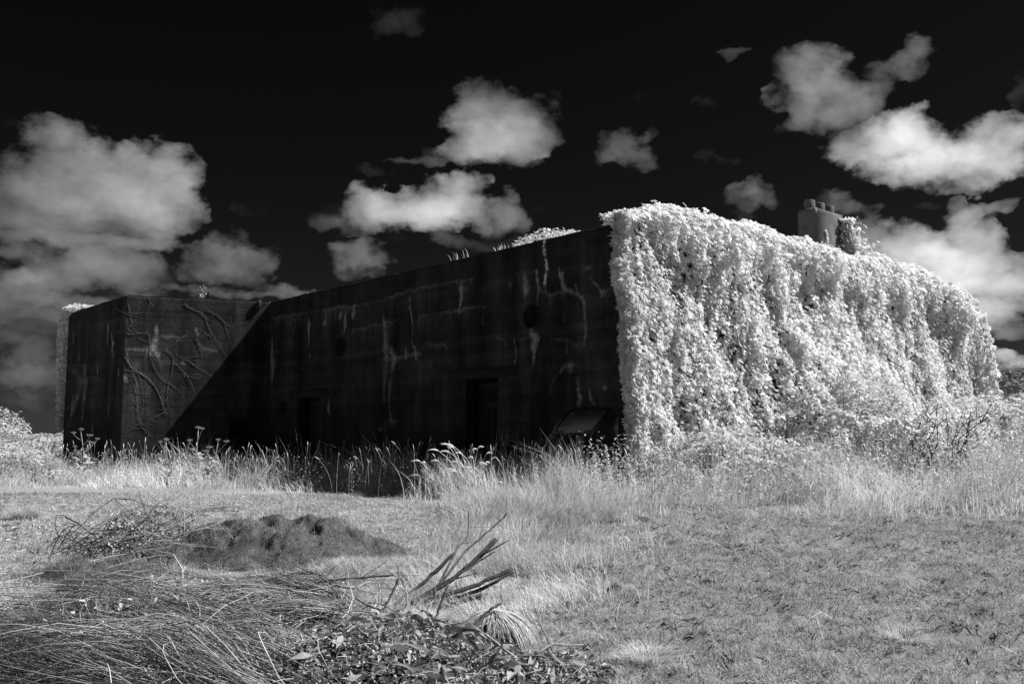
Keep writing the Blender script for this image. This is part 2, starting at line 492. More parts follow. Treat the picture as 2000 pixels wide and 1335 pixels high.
def mat_leaf(name, albedo, trans=.35, gloss=.0, var=.25, scale=9.0):
    """leaf or blade: diffuse + translucent, tone attribute and a little mottling"""
    m, nt, N, L = nodes_of(name)
    at = N.new('ShaderNodeAttribute'); at.attribute_name = 'tone'
    tc = N.new('ShaderNodeTexCoord')
    no = N.new('ShaderNodeTexNoise'); no.inputs['Scale'].default_value = scale; no.inputs['Detail'].default_value = 3
    L.new(tc.outputs['Object'], no.inputs['Vector'])
    mr = N.new('ShaderNodeMapRange'); L.new(no.outputs['Fac'], mr.inputs['Value'])
    mr.inputs['From Min'].default_value = .25; mr.inputs['From Max'].default_value = .75
    mr.inputs['To Min'].default_value = albedo * (1 - var); mr.inputs['To Max'].default_value = albedo * (1 + var * .6)
    mu = N.new('ShaderNodeMath'); mu.operation = 'MULTIPLY'; mu.use_clamp = True
    L.new(at.outputs['Fac'], mu.inputs[0]); L.new(mr.outputs[0], mu.inputs[1])
    cc = N.new('ShaderNodeCombineColor')
    for i in range(3): L.new(mu.outputs[0], cc.inputs[i])
    di = N.new('ShaderNodeBsdfDiffuse'); L.new(cc.outputs[0], di.inputs['Color'])
    tr = N.new('ShaderNodeBsdfTranslucent'); L.new(cc.outputs[0], tr.inputs['Color'])
    mx = N.new('ShaderNodeMixShader'); mx.inputs[0].default_value = trans
    L.new(di.outputs[0], mx.inputs[1]); L.new(tr.outputs[0], mx.inputs[2])
    last = mx.outputs[0]
    if gloss > 0:
        gl = N.new('ShaderNodeBsdfGlossy'); gl.inputs['Roughness'].default_value = .42; gl.inputs['Color'].default_value = (1, 1, 1, 1)
        lw = N.new('ShaderNodeLayerWeight'); lw.inputs['Blend'].default_value = .25
        k = N.new('ShaderNodeMath'); k.operation = 'MULTIPLY'; k.inputs[1].default_value = gloss; L.new(lw.outputs['Fresnel'], k.inputs[0])
        m2 = N.new('ShaderNodeMixShader'); L.new(k.outputs[0], m2.inputs[0]); L.new(last, m2.inputs[1]); L.new(gl.outputs[0], m2.inputs[2])
        last = m2.outputs[0]
    o = N.new('ShaderNodeOutputMaterial'); L.new(last, o.inputs['Surface'])
    return m

def mat_rough(name, lo, hi, scale=6.0, detail=6, stretch=(1, 1, 1), bump=.3, bscale=40.0, rough=.9, tone=False, dist=.02):
    m, nt, N, L = nodes_of(name)
    tc = N.new('ShaderNodeTexCoord'); mp = N.new('ShaderNodeMapping'); mp.inputs['Scale'].default_value = stretch
    L.new(tc.outputs['Object'], mp.inputs['Vector'])
    no = N.new('ShaderNodeTexNoise'); no.inputs['Scale'].default_value = scale; no.inputs['Detail'].default_value = detail
    no.inputs['Roughness'].default_value = .62
    L.new(mp.outputs[0], no.inputs['Vector'])
    mr = N.new('ShaderNodeMapRange'); L.new(no.outputs['Fac'], mr.inputs['Value'])
    mr.inputs['From Min'].default_value = .3; mr.inputs['From Max'].default_value = .7
    mr.inputs['To Min'].default_value = lo; mr.inputs['To Max'].default_value = hi
    val = mr.outputs[0]
    if tone:
        at = N.new('ShaderNodeAttribute'); at.attribute_name = 'tone'
        mu = N.new('ShaderNodeMath'); mu.operation = 'MULTIPLY'; L.new(val, mu.inputs[0]); L.new(at.outputs['Fac'], mu.inputs[1]); val = mu.outputs[0]
    cc = N.new('ShaderNodeCombineColor')
    for i in range(3): L.new(val, cc.inputs[i])
    bs = N.new('ShaderNodeBsdfPrincipled'); bs.inputs['Roughness'].default_value = rough
    bs.inputs['Specular IOR Level'].default_value = .2
    L.new(cc.outputs[0], bs.inputs['Base Color'])
    n2 = N.new('ShaderNodeTexNoise'); n2.inputs['Scale'].default_value = bscale; n2.inputs['Detail'].default_value = 6
    L.new(mp.outputs[0], n2.inputs['Vector'])
    bp = N.new('ShaderNodeBump'); bp.inputs['Strength'].default_value = bump; bp.inputs['Distance'].default_value = dist
    L.new(n2.outputs['Fac'], bp.inputs['Height']); L.new(bp.outputs[0], bs.inputs['Normal'])
    o = N.new('ShaderNodeOutputMaterial'); L.new(bs.outputs[0], o.inputs['Surface'])
    return m

def mat_concrete(name, base):
    """shuttered concrete, blackened by weather, with lime bloom where the 'stain' attribute says so"""
    m, nt, N, L = nodes_of(name)
    def mth(op, a, b, clamp=False):
        n = N.new('ShaderNodeMath'); n.operation = op; n.use_clamp = clamp
        for i, v in enumerate((a, b)):
            if isinstance(v, (int, float)): n.inputs[i].default_value = v
            else: L.new(v, n.inputs[i])
        return n.outputs[0]
    def noi(scale, detail, st, rough=.6):
        mp = N.new('ShaderNodeMapping'); mp.inputs['Scale'].default_value = st; L.new(tc.outputs['Object'], mp.inputs['Vector'])
        n = N.new('ShaderNodeTexNoise'); n.inputs['Scale'].default_value = scale; n.inputs['Detail'].default_value = detail; n.inputs['Roughness'].default_value = rough
        L.new(mp.outputs[0], n.inputs['Vector']); return n.outputs['Fac']
    def rng_(v, a, b, c, d):
        r = N.new('ShaderNodeMapRange'); L.new(v, r.inputs['Value'])
        for k, x in zip(('From Min', 'From Max', 'To Min', 'To Max'), (a, b, c, d)): r.inputs[k].default_value = x
        return r.outputs[0]
    tc = N.new('ShaderNodeTexCoord')
    streak = rng_(noi(2.2, 6, (1, 1, .10), .65), .3, .72, .25, 1.9)
    blot = rng_(noi(1.6, 9, (1, 1, 1), .72), .3, .7, .4, 1.8)
    grain = rng_(noi(24, 5, (1, 1, 1), .7), .3, .7, .55, 1.5)
    # board lines of the shuttering, about 16 cm apart, wavering
    sp = N.new('ShaderNodeSeparateXYZ'); L.new(tc.outputs['Object'], sp.inputs[0])
    wob = noi(1.1, 3, (1, 1, .2))
    zz = mth('ADD', mth('MULTIPLY', sp.outputs[2], 6.1), mth('MULTIPLY', wob, .35))
    fr = mth('FRACT', zz, 0)
    line = rng_(mth('ABSOLUTE', mth('SUBTRACT', fr, .5), 0), .44, .5, 0, 1)
    gate = rng_(noi(.9, 4, (1, 1, 5)), .42, .62, .1, 1)
    line = mth('MULTIPLY', line, gate)
    bidx = N.new('ShaderNodeTexWhiteNoise'); bidx.noise_dimensions = '1D'; L.new(mth('FLOOR', zz, 0), bidx.inputs['W'])
    board = rng_(bidx.outputs['Value'], 0, 1, .8, 1.2)
    v = mth('MULTIPLY', mth('MULTIPLY', streak, blot), mth('MULTIPLY', grain, board))
    v = mth('MULTIPLY', v, base)
    v = mth('MULTIPLY', v, mth('SUBTRACT', 1.0, mth('MULTIPLY', line, .45)))
    at = N.new('ShaderNodeAttribute'); at.attribute_name = 'stain'
    brk = rng_(noi(26, 7, (1, 1, .6), .75), .34, .66, .0, 1.15)
    st = mth('MULTIPLY', at.outputs['Fac'], brk, True)
    mx = N.new('ShaderNodeMix'); mx.data_type = 'FLOAT'; L.new(st, mx.inputs['Factor']); L.new(v, mx.inputs[2]); mx.inputs[3].default_value = .34
    cc = N.new('ShaderNodeCombineColor')
    for i in range(3): L.new(mx.outputs[0], cc.inputs[i])
    bs = N.new('ShaderNodeBsdfPrincipled'); bs.inputs['Roughness'].default_value = .92; bs.inputs['Specular IOR Level'].default_value = .12
    L.new(cc.outputs[0], bs.inputs['Base Color'])
    h = mth('ADD', mth('MULTIPLY', noi(22, 7, (1, 1, 1), .65), .6), mth('MULTIPLY', line, -.9))
    h = mth('ADD', h, mth('MULTIPLY', bidx.outputs['Value'], .35))
    h = mth('ADD', h, mth('MULTIPLY', st, .3))
    bp = N.new('ShaderNodeBump'); bp.inputs['Strength'].default_value = .55; bp.inputs['Distance'].default_value = .02
    L.new(h, bp.inputs['Height']); L.new(bp.outputs[0], bs.inputs['Normal'])
    o = N.new('ShaderNodeOutputMaterial'); L.new(bs.outputs[0], o.inputs['Surface'])
    return m

M = {}
M['concrete'] = mat_concrete('weathered_concrete', .020)
M['render'] = mat_rough('chimney_render', .07, .14, 4, bump=.35, bscale=30)
M['dark_wood'] = mat_rough('tarred_wood', .012, .03, 8, stretch=(6, 6, 1), bump=.4)
M['iron'] = mat_rough('rusty_iron', .012, .03, 20, bump=.2)
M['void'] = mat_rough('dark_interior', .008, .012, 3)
M['roofing'] = mat_rough('roof_concrete', .25, .45, 3, bump=.4)
M['ivy'] = mat_leaf('creeper_leaf', .84, .42, .03, .2)
M['bramble'] = mat_leaf('bramble_leaf', .72, .40, .03, .2)
M['tall_grass'] = mat_leaf('tall_grass_blade', .86, .36, .0)
M['lawn'] = mat_leaf('mown_grass_blade', .46, .30)
M['straw'] = mat_leaf('dry_straw', .62, .25)
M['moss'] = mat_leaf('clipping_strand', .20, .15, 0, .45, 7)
M['stem'] = mat_rough('vine_stem', .05, .12, 12, stretch=(1, 1, 1), bump=.3, tone=True)
M['bark'] = mat_rough('cut_branch_bark', .03, .09, 18, stretch=(1, 1, 1), bump=.6, tone=True)
M['endgrain'] = mat_rough('cut_branch_end_grain', .28, .45, 30, bump=.2)
M['broom'] = mat_leaf('broom_stem', .42, .0, .10, .35, 14)
M['weed'] = mat_leaf('weed_stalk', .55, .25)
M['debris'] = mat_leaf('wilted_leaf', .36, .25, .2, .5, 22)
M['dark_shrub'] = mat_leaf('dark_shrub_leaf', .34, .25, .05)
M['sign_face'] = mat_rough('sign_print', .17, .21, 6, bump=.05, rough=.6)
M['sign_ink'] = mat_rough('sign_ink', .07, .09, 10, bump=.0, rough=.6)
M['sign_frame'] = mat_rough('sign_frame_paint', .012, .02, 10, bump=.1, rough=.5)
M['post'] = mat_rough('weathered_post', .16, .28, 6, stretch=(8, 8, 1), bump=.4)

# ------------------------------------------------------------------ terrain
def plateau(x, y):
    """low tufts of turf with steep little edges, longer than they are deep"""
    f = fbm(x * 2.4 + .5 * vnoise(x * 2, y * 2, seed=19), y * 5.2, seed=17, octaves=3, gain=.62)
    return sstep(.42, .50, f) + .6 * sstep(.46, .52, fbm(x * 5.5, y * 10.5, seed=18, octaves=2))

def topo(x, y):
    x = np.asarray(x, float); y = np.asarray(y, float)
    z = .43 * sstep(7.0, 15.0, y)
    z = z + .80 * sstep(3.5, 12.0, x) * sstep(14.0, 23.0, y)
    z = z + .05 * (fbm(x * .35, y * .35, seed=3, octaves=3) - .5) * sstep(3, 8, y)
    near = sstep(60, 20, y) * sstep(-40, -15, x) * sstep(40, 15, x)
    # tufty, trodden surface of the mown ground
    z = z + near * ((.2 + .8 * sstep(-.8, 1.0, x)) * .056 * plateau(x, y) + .030 * (fbm(x * 2.6, y * 3.2, seed=9, octaves=4, gain=.6) - .5) + .016 * (vnoise(x * 7, y * 9, seed=21) - .5))
    return z

def at_ground(x, y, dz=0.0):
    x = np.asarray(x, float); y = np.asarray(y, float)
    return np.stack([x, y, topo(x, y) + dz], -1)

def axis(lo, hi, step, far_lo, far_hi, grow=1.18):
    c = list(np.arange(lo, hi + 1e-6, step))
    s = step; v = hi
    while v < far_hi: s *= grow; v += s; c.append(v)
    s = step; v = lo; pre = []
    while v > far_lo: s *= grow; v -= s; pre.append(v)
    return np.array(pre[::-1] + c)

gx = axis(-7, 7, .055, -900, 900); gy = axis(4.2, 13.0, .042, -300, 1500)
GX, GY = np.meshgrid(gx, gy)
nx, ny = len(gx), len(gy)
gv = np.stack([GX, GY, topo(GX, GY)], -1).reshape(-1, 3)
ii = (np.arange(ny - 1)[:, None] * nx + np.arange(nx - 1)[None, :]).ravel()
gf = np.stack([ii, ii + 1, ii + nx + 1, ii + nx], -1)

def tongue(x, y):
    """1 where longish pale grass stands between the mown ground and the cuttings"""
    c = -.35 + .12 * (y - 7)
    return np.exp(-((x - c) / (.45 + .05 * (y - 7))) ** 2) * sstep(6.0, 7.4, y) * sstep(13.5, 10.5, y)

def zone_edge(x, y):
    e = np.interp(x, [-12, -6, -3.2, -1.6, -.4, 1.2, 3.5, 6, 10, 14], [17.5, 16.6, 15.2, 13.4, 11.3, 10.9, 11.0, 11.3, 11.8, 12.4])
    return e + 1.1 * (fbm(x * .9, y * .5, seed=40, octaves=3) - .5)

def tall_zone(x, y):
    """0..1: rank grass along the foot of the building"""
    e = np.interp(x, [-12, -6, -3.2, -1.6, -.4, 1.2, 3.5, 6, 10, 14], [17.5, 16.6, 15.2, 13.4, 11.3, 10.9, 11.0, 11.3, 11.8, 12.4])
    e = e + 1.1 * (fbm(x * .9, y * .5, seed=40, octaves=3) - .5)
    return sstep(e, e + 1.6, y)

def mat_ground():
    m, nt, N, L = nodes_of('dry_turf')
    tc = N.new('ShaderNodeTexCoord')
    def noi(s, d, r=.6):
        n = N.new('ShaderNodeTexNoise'); n.inputs['Scale'].default_value = s; n.inputs['Detail'].default_value = d; n.inputs['Roughness'].default_value = r
        L.new(tc.outputs['Object'], n.inputs['Vector']); return n.outputs['Fac']
    def mr(v, a, b, c, d):
        r = N.new('ShaderNodeMapRange'); L.new(v, r.inputs['Value'])
        for k, x in zip(('From Min', 'From Max', 'To Min', 'To Max'), (a, b, c, d)): r.inputs[k].default_value = x
        return r.outputs[0]
    def mul(a, b):
        n = N.new('ShaderNodeMath'); n.operation = 'MULTIPLY'; L.new(a, n.inputs[0]); L.new(b, n.inputs[1]); return n.outputs[0]
    at = N.new('ShaderNodeAttribute'); at.attribute_name = 'pale'
    v = mul(mr(noi(.8, 6), .3, .7, .19, .29), mr(noi(24, 6, .7), .3, .7, .6, 1.35))
    v = mul(v, mr(at.outputs['Fac'], 0, 1, 1, 1.3))
    cc = N.new('ShaderNodeCombineColor')
    for i in range(3): L.new(v, cc.inputs[i])
    bs = N.new('ShaderNodeBsdfDiffuse'); L.new(cc.outputs[0], bs.inputs['Color'])
    bp = N.new('ShaderNodeBump'); bp.inputs['Strength'].default_value = .8; bp.inputs['Distance'].default_value = .03
    L.new(noi(60, 7, .7), bp.inputs['Height']); L.new(bp.outputs[0], bs.inputs['Normal'])
    o = N.new('ShaderNodeOutputMaterial'); L.new(bs.outputs[0], o.inputs['Surface'])
    return m

def paleness(x, y):
    """dry bleached grass left of the path, greener turf on the right"""
    return sstep(1.2, -1.5, x + .35 * (9 - y) + 1.2 * (fbm(x * .7, y * .7, seed=77, octaves=3) - .5))

ground = link('ground', make_mesh('ground', gv, [gf], mat_ground(), smooth=True, attrs={'pale': paleness(gv[:, 0], gv[:, 1]) * sstep(40, 20, np.abs(gv[:, 0]))}))
ground['kind'] = 'structure'

# ------------------------------------------------------------------ the bunker (local frame: x along the creeper-clad side, y along the shaded wall)
BX, BY, BROT = 1.668, 15.0, math.radians(41.5)
ZT = 4.78
D_ = np.array([0.0, 11.65]); E_ = np.array([-3.13, 12.91]); F_ = np.array([-3.13, 17.30])
bunker = thing('bunker', 'long dark flat-roofed concrete bunker with stained walls and splayed wing', 'bunker', (BX, BY, 0), BROT)
cb, sb = math.cos(BROT), math.sin(BROT)
def b2w(P):
    P = np.asarray(P, float); o = P.copy()
    o[..., 0] = BX + P[..., 0] * cb - P[..., 1] * sb
    o[..., 1] = BY + P[..., 0] * sb + P[..., 1] * cb
    return o
def b2w_dir(P):
    P = np.asarray(P, float); o = P.copy()
    o[..., 0] = P[..., 0] * cb - P[..., 1] * sb
    o[..., 1] = P[..., 0] * sb + P[..., 1] * cb
    return o

STAIN_MAIN = [
  (0.7, [(11.55,4.37,0.007),(10.68,4.32,0.011),(9.63,4.3,0.015),(8.94,4.29,0.022),(8.35,4.28,0.037),(7.78,4.25,0.026),(7.04,4.26,0.022),(6.85,4.26,0.015),(6.41,4.28,0.015),(5.74,4.35,0.011),(5.24,4.35,0.019),(4.82,4.34,0.03),(4.44,4.35,0.019),(4.12,4.33,0.033),(3.88,4.31,0.026),(3.65,4.3,0.009)]),
  (0.8, [(3.96,4.3,0.041),(3.97,4.16,0.037),(3.99,3.96,0.033),(4.01,3.74,0.015)]),
  (0.7, [(5.37,3.77,0.006),(4.7,3.77,0.009),(4.16,3.77,0.019),(3.98,3.76,0.041),(3.6,3.77,0.019),(3.26,3.76,0.009)]),
  (0.55, [(9.74,4.2,0.006),(9.73,4.0,0.045),(9.72,3.8,0.03),(9.75,3.48,0.006)]),
  (0.8, [(9.01,4.3,0.006),(8.97,4.08,0.009),(9.0,4.01,0.056),(9.06,3.96,0.022)]),
  (0.9, [(8.31,4.17,0.015),(8.34,4.08,0.041),(8.38,4.01,0.015)]),
  (1.0, [(7.81,4.24,0.015),(7.8,4.08,0.041),(7.81,3.97,0.015)]),
  (0.6, [(8.15,4.2,0.009),(8.12,3.89,0.048),(8.19,3.67,0.007)]),
  (0.45, [(6.66,4.13,0.006),(6.64,3.93,0.022),(6.57,3.75,0.063),(6.53,3.53,0.093),(6.52,3.28,0.104),(6.49,3.03,0.1),(6.52,2.75,0.074),(6.55,2.46,0.033),(6.54,2.11,0.009)]),
  (0.8, [(6.56,3.53,0.022),(6.54,3.28,0.045),(6.5,3.03,0.037)]),
  (0.6, [(7.84,3.73,0.007),(7.29,3.73,0.015),(6.71,3.74,0.03),(6.39,3.77,0.037),(6.08,3.76,0.011)]),
  (0.75, [(6.82,3.01,0.009),(6.38,3.0,0.03),(6.01,3.01,0.045),(5.71,3.05,0.033),(5.42,3.03,0.056),(5.25,3.03,0.011)]),
  (0.7, [(5.77,3.15,0.026),(5.77,2.98,0.019)]),
  (0.8, [(5.49,3.2,0.022),(5.45,2.92,0.026)]),
  (0.5, [(5.66,4.22,0.009),(5.67,4.01,0.015),(5.58,3.79,0.007),(5.57,3.31,0.007),(5.49,3.1,0.015)]),
  (0.4, [(6.32,3.16,0.056),(6.19,2.99,0.074),(6.31,2.73,0.048),(6.34,2.46,0.026),(6.34,2.11,0.022),(6.31,1.74,0.03)]),
  (0.6, [(6.62,1.6,0.019),(6.35,1.72,0.026),(6.04,1.71,0.009)]),
  (0.4, [(6.68,1.5,0.048),(6.47,1.58,0.086),(6.28,1.65,0.093)]),
  (0.9, [(6.68,1.53,0.037),(6.65,1.5,0.03)]),
  (0.6, [(4.97,3.2,0.007),(4.48,3.15,0.015),(4.37,3.09,0.007)]),
  (0.4, [(11.55,3.95,0.007),(11.53,3.74,0.026),(11.52,3.52,0.063),(11.51,3.27,0.093),(11.52,2.93,0.048),(11.51,2.43,0.011)]),
  (0.6, [(11.55,3.78,0.019),(11.53,3.52,0.03),(11.52,3.31,0.019)]),
  (0.55, [(12.23,3.54,0.006),(11.86,3.55,0.015),(11.42,3.52,0.019),(11.15,3.43,0.009)]),
  (0.9, [(9.68,3.3,0.033),(9.66,3.3,0.033)]),
  (0.7, [(8.8,2.22,0.009),(8.79,1.99,0.019),(8.74,1.86,0.007)]),
  (0.35, [(10.35,4.22,0.006),(10.46,3.94,0.007),(10.68,3.46,0.006)]),
  (0.2, [(7.89,3.31,0.009),(7.27,2.97,0.011)]),
  (0.3, [(10.05,2.98,0.007),(9.49,2.99,0.007)]),
  (0.65, [(1.87,4.27,0.014),(1.86,4.12,0.014),(1.8,3.93,0.016),(1.9,3.65,0.009)]),
  (0.6, [(2.47,4.26,0.007),(2.13,4.26,0.011),(1.87,4.26,0.014)]),
  (0.6, [(2.19,4.21,0.011),(2.17,4.09,0.032),(2.16,3.96,0.061),(2.16,3.83,0.018)]),
  (1, [(2.16,4.03,0.025),(2.15,3.96,0.025)]),
  (0.5, [(2.66,4.13,0.018),(2.55,4.1,0.047),(2.44,4.1,0.014)]),
  (0.4, [(2.58,4.07,0.036),(2.57,4.03,0.011)]),
  (0.7, [(1.77,3.89,0.014),(1.56,3.78,0.022),(1.2,3.8,0.014),(1.1,3.8,0.014)]),
  (0.75, [(1.31,4.25,0.005),(1.26,4.1,0.039),(1.23,3.94,0.032),(1.18,3.84,0.039),(1.01,3.78,0.043),(0.93,3.73,0.029),(0.86,3.72,0.009)]),
  (0.6, [(0.91,3.9,0.007),(0.86,3.72,0.018),(0.74,3.58,0.014),(0.71,3.42,0.013),(0.71,3.15,0.014),(0.69,2.98,0.016),(0.76,2.83,0.007)]),
  (0.8, [(0.6,3.96,0.005),(0.46,3.81,0.007),(0.34,3.72,0.036),(0.24,3.7,0.032)]),
  (0.9, [(0.32,3.69,0.025),(0.32,3.65,0.014)]),
  (0.5, [(0.71,4.13,0.014),(0.62,4.15,0.029),(0.55,4.13,0.011)]),
  (0.5, [(0.25,3.73,0.007),(0.03,3.72,0.014),(-0.08,3.71,0.007)]),
  (0.5, [(2.0,3.26,0.014),(1.99,3.15,0.039),(1.92,3.07,0.079),(1.94,2.93,0.065),(1.95,2.72,0.025),(1.95,2.57,0.007)]),
  (0.9, [(1.98,3.15,0.022),(1.9,3.07,0.029)]),
  (0.5, [(2.36,3.07,0.011),(1.98,3.07,0.018),(1.77,3.06,0.011)]),
  (0.6, [(1.51,3.04,0.018),(1.31,3.02,0.032),(1.16,2.96,0.018),(0.92,2.86,0.029),(0.8,2.88,0.018)]),
  (0.5, [(1.17,2.98,0.014),(1.14,2.77,0.011)]),
  (0.55, [(1.2,2.56,0.011),(1.04,2.54,0.054),(0.87,2.55,0.011)]),
  (0.5, [(1.04,2.52,0.09),(1.04,2.47,0.043)]),
  (0.4, [(1.22,2.53,0.007),(1.29,2.45,0.018),(1.46,2.33,0.007),(1.54,2.09,0.014)]),
  (0.4, [(0.87,2.31,0.022),(0.89,2.14,0.025),(0.87,2.03,0.025),(0.82,1.98,0.022),(0.88,1.9,0.029)]),
  (0.7, [(0.63,2.13,0.007),(0.6,1.99,0.018),(0.53,1.89,0.022)]),
  (0.9, [(0.28,2.13,0.025),(0.27,2.1,0.018)]),
  (0.5, [(2.92,3.16,0.005),(2.69,3.04,0.014),(2.66,3.03,0.007)]),
  (0.3, [(2.44,3.08,0.007),(2.41,2.86,0.011),(2.42,2.6,0.007)]),
  (0.35, [(-0.01,1.64,0.018),(-0.03,1.51,0.079),(-0.05,1.42,0.065)]),
  (0.3, [(-0.03,2.29,0.009),(-0.03,2.03,0.011)]),
  (0.35, [(0.09,2.28,0.005),(-0.21,2.22,0.011)]),
  (0.3, [(2.63,1.47,0.054),(2.63,1.32,0.047)]),
  (0.2, [(3.75,2.17,0.005),(3.03,2.17,0.005)]),
  (0.5, [(8.83,1.19,0.026),(8.92,1.1,0.022),(8.83,1.02,0.026),(8.73,1.1,0.022),(8.83,1.19,0.026)]),
]
STAIN_WING = [
  (1.0, [(2.68,4.07,0.013),(2.68,3.95,0.035),(2.7,3.71,0.048),(2.72,3.53,0.065),(2.74,3.43,0.087),(2.66,3.35,0.061),(2.63,3.29,0.017)]),
  (0.8, [(3.32,3.47,0.03),(3.12,3.46,0.035),(2.87,3.46,0.035),(2.75,3.47,0.065)]),
  (0.85, [(2.67,3.74,0.013),(2.51,3.8,0.03),(2.34,3.82,0.061),(2.21,3.79,0.026),(2.0,3.81,0.017)]),
  (0.6, [(1.78,4.01,0.009),(1.73,3.86,0.017)]),
  (0.8, [(1.68,3.63,0.013),(1.59,3.56,0.039),(1.52,3.52,0.017),(1.27,3.5,0.013)]),
  (0.25, [(3.36,4.35,0.009),(2.9,4.33,0.022),(2.49,4.36,0.013),(1.85,4.36,0.009)]),
  (1.0, [(2.04,3.19,0.026),(2.03,3.17,0.026)]),
  (0.8, [(3.34,2.81,0.043),(3.32,2.7,0.026)]),
  (0.3, [(3.32,3.33,0.009),(3.2,3.35,0.017),(2.87,3.36,0.011)]),
  (0.3, [(0.77,2.95,0.007),(0.29,2.94,0.013)]),
  (0.5, [(1.34,2.48,0.026),(1.32,2.47,0.017)]),
  (0.2, [(3.27,2.06,0.007),(2.61,2.06,0.009),(2.07,2.06,0.007)]),
  (0.2, [(2.66,3.26,0.065),(2.57,3.09,0.052)]),
  (0.1, [(3.1,3.07,0.109),(3.06,2.37,0.13),(3.01,1.72,0.087)]),
  (0.08, [(2.85,2.82,0.065),(2.72,1.72,0.087)]),
]
STAIN_SIDE = [
  (0.6, [(14.15,4.25,0.009),(14.12,4.01,0.03),(14.14,3.68,0.021)]),
  (0.55, [(13.87,3.93,0.013),(13.75,3.69,0.055),(13.77,3.48,0.017)]),
  (0.4, [(13.86,3.86,0.006),(13.64,3.93,0.011),(13.23,3.91,0.009)]),
  (0.5, [(16.84,4.2,0.009),(16.79,3.88,0.011)]),
  (0.5, [(16.32,4.02,0.006),(16.3,3.66,0.009),(16.3,3.3,0.009)]),
  (0.3, [(17.15,4.34,0.009),(15.95,4.31,0.009),(14.4,4.26,0.011),(12.98,4.24,0.009)]),
  (0.4, [(17.36,3.32,0.017),(16.78,3.33,0.034),(16.28,3.25,0.03),(15.54,3.25,0.017)]),
  (0.25, [(17.21,3.31,0.085),(16.61,3.14,0.149),(16.02,2.84,0.17),(16.24,2.49,0.128),(16.61,2.15,0.128),(16.84,1.79,0.106),(16.93,1.44,0.043)]),
  (0.22, [(15.8,3.18,0.085),(15.68,2.82,0.085),(15.74,2.3,0.085),(15.81,1.87,0.064)]),
  (0.5, [(15.49,2.92,0.009),(15.56,2.64,0.017),(15.68,2.39,0.021)]),
  (0.7, [(15.73,2.52,0.017),(15.61,2.36,0.017)]),
  (0.5, [(16.58,2.46,0.021),(16.7,2.29,0.021),(17.04,2.16,0.017),(17.41,2.19,0.011)]),
  (0.5, [(15.01,1.77,0.009),(14.94,1.55,0.021),(14.95,1.39,0.009)]),
  (0.2, [(13.69,3.39,0.106),(13.77,3.07,0.106),(13.82,2.57,0.043),(13.86,1.92,0.034)]),
  (0.5, [(14.82,3.21,0.011),(14.77,3.0,0.021)]),
  (0.7, [(13.3,3.04,0.013),(13.26,2.89,0.021)]),
  (0.25, [(17.3,2.9,0.009),(15.49,2.92,0.011),(12.86,2.69,0.006)]),
  (0.25, [(14.47,1.99,0.009),(13.88,2.1,0.043)]),
  (0.3, [(17.5,1.39,0.009),(16.09,1.43,0.017),(15.55,1.45,0.009)]),
  (0.25, [(15.16,2.37,0.009),(13.91,2.32,0.009),(12.82,2.31,0.006)]),
]

def stain_field(S, Z, lists):
    """lime bloom: capsules of varying width along cracks, ragged edges"""
    wob = (fbm(S * 7, Z * 5, seed=61, octaves=3) - .5)
    wob2 = (fbm(S * 7 + 50, Z * 5, seed=62, octaves=3) - .5)
    s = S + .10 * wob; z = Z + .10 * wob2
    fade = .12 + 1.0 * sstep(.36, .66, fbm(S * 2.3 + 5, Z * 2.3, seed=63, octaves=4, gain=.65))
    drip = np.clip(fbm(S * 9, Z * .35, seed=64, octaves=3, gain=.6) * 2.2 - .75, 0, 1)
    out = np.zeros_like(S)
    for st, pts in lists:
        for (a0, b0, w0), (a1, b1, w1) in zip(pts[:-1], pts[1:]):
            m = max(w0, w1) * 3 + .5
            sel = (S > min(a0, a1) - m) & (S < max(a0, a1) + m) & (Z > min(b0, b1) - m) & (Z < max(b0, b1) + m)
            if not sel.any(): continue
            dx, dy = a1 - a0, b1 - b0; l2 = dx * dx + dy * dy + 1e-9
            t = np.clip(((s[sel] - a0) * dx + (z[sel] - b0) * dy) / l2, 0, 1)
            d = np.hypot(s[sel] - a0 - t * dx, z[sel] - b0 - t * dy)
            w = (w0 + (w1 - w0) * t) * (.72 if abs(dx) > 1.2 * abs(dy) else .95) + .007
            fd = fade[sel] ** (1 - .8 * min(st, 1))
            lev = .62 if abs(dx) > 1.2 * abs(dy) else 1.8
            v = min(st * lev, 1) * fd * np.exp(-(d / w) ** 2 * 1.1)
            if abs(dx) > 1.2 * abs(dy):      # lime runs down from level cracks
                below = (b0 + t * dy) - z[sel]; run = .02 + .55 * drip[sel] ** 2
                v = np.maximum(v, .28 * st * fade[sel] * np.exp(-np.clip(below, 0, 9) / run) * (below > 0) * (np.abs(s[sel] - a0 - t * dx) < .01))
            cur = out[sel]; out[sel] = cur + v * (1 - cur)
    return out

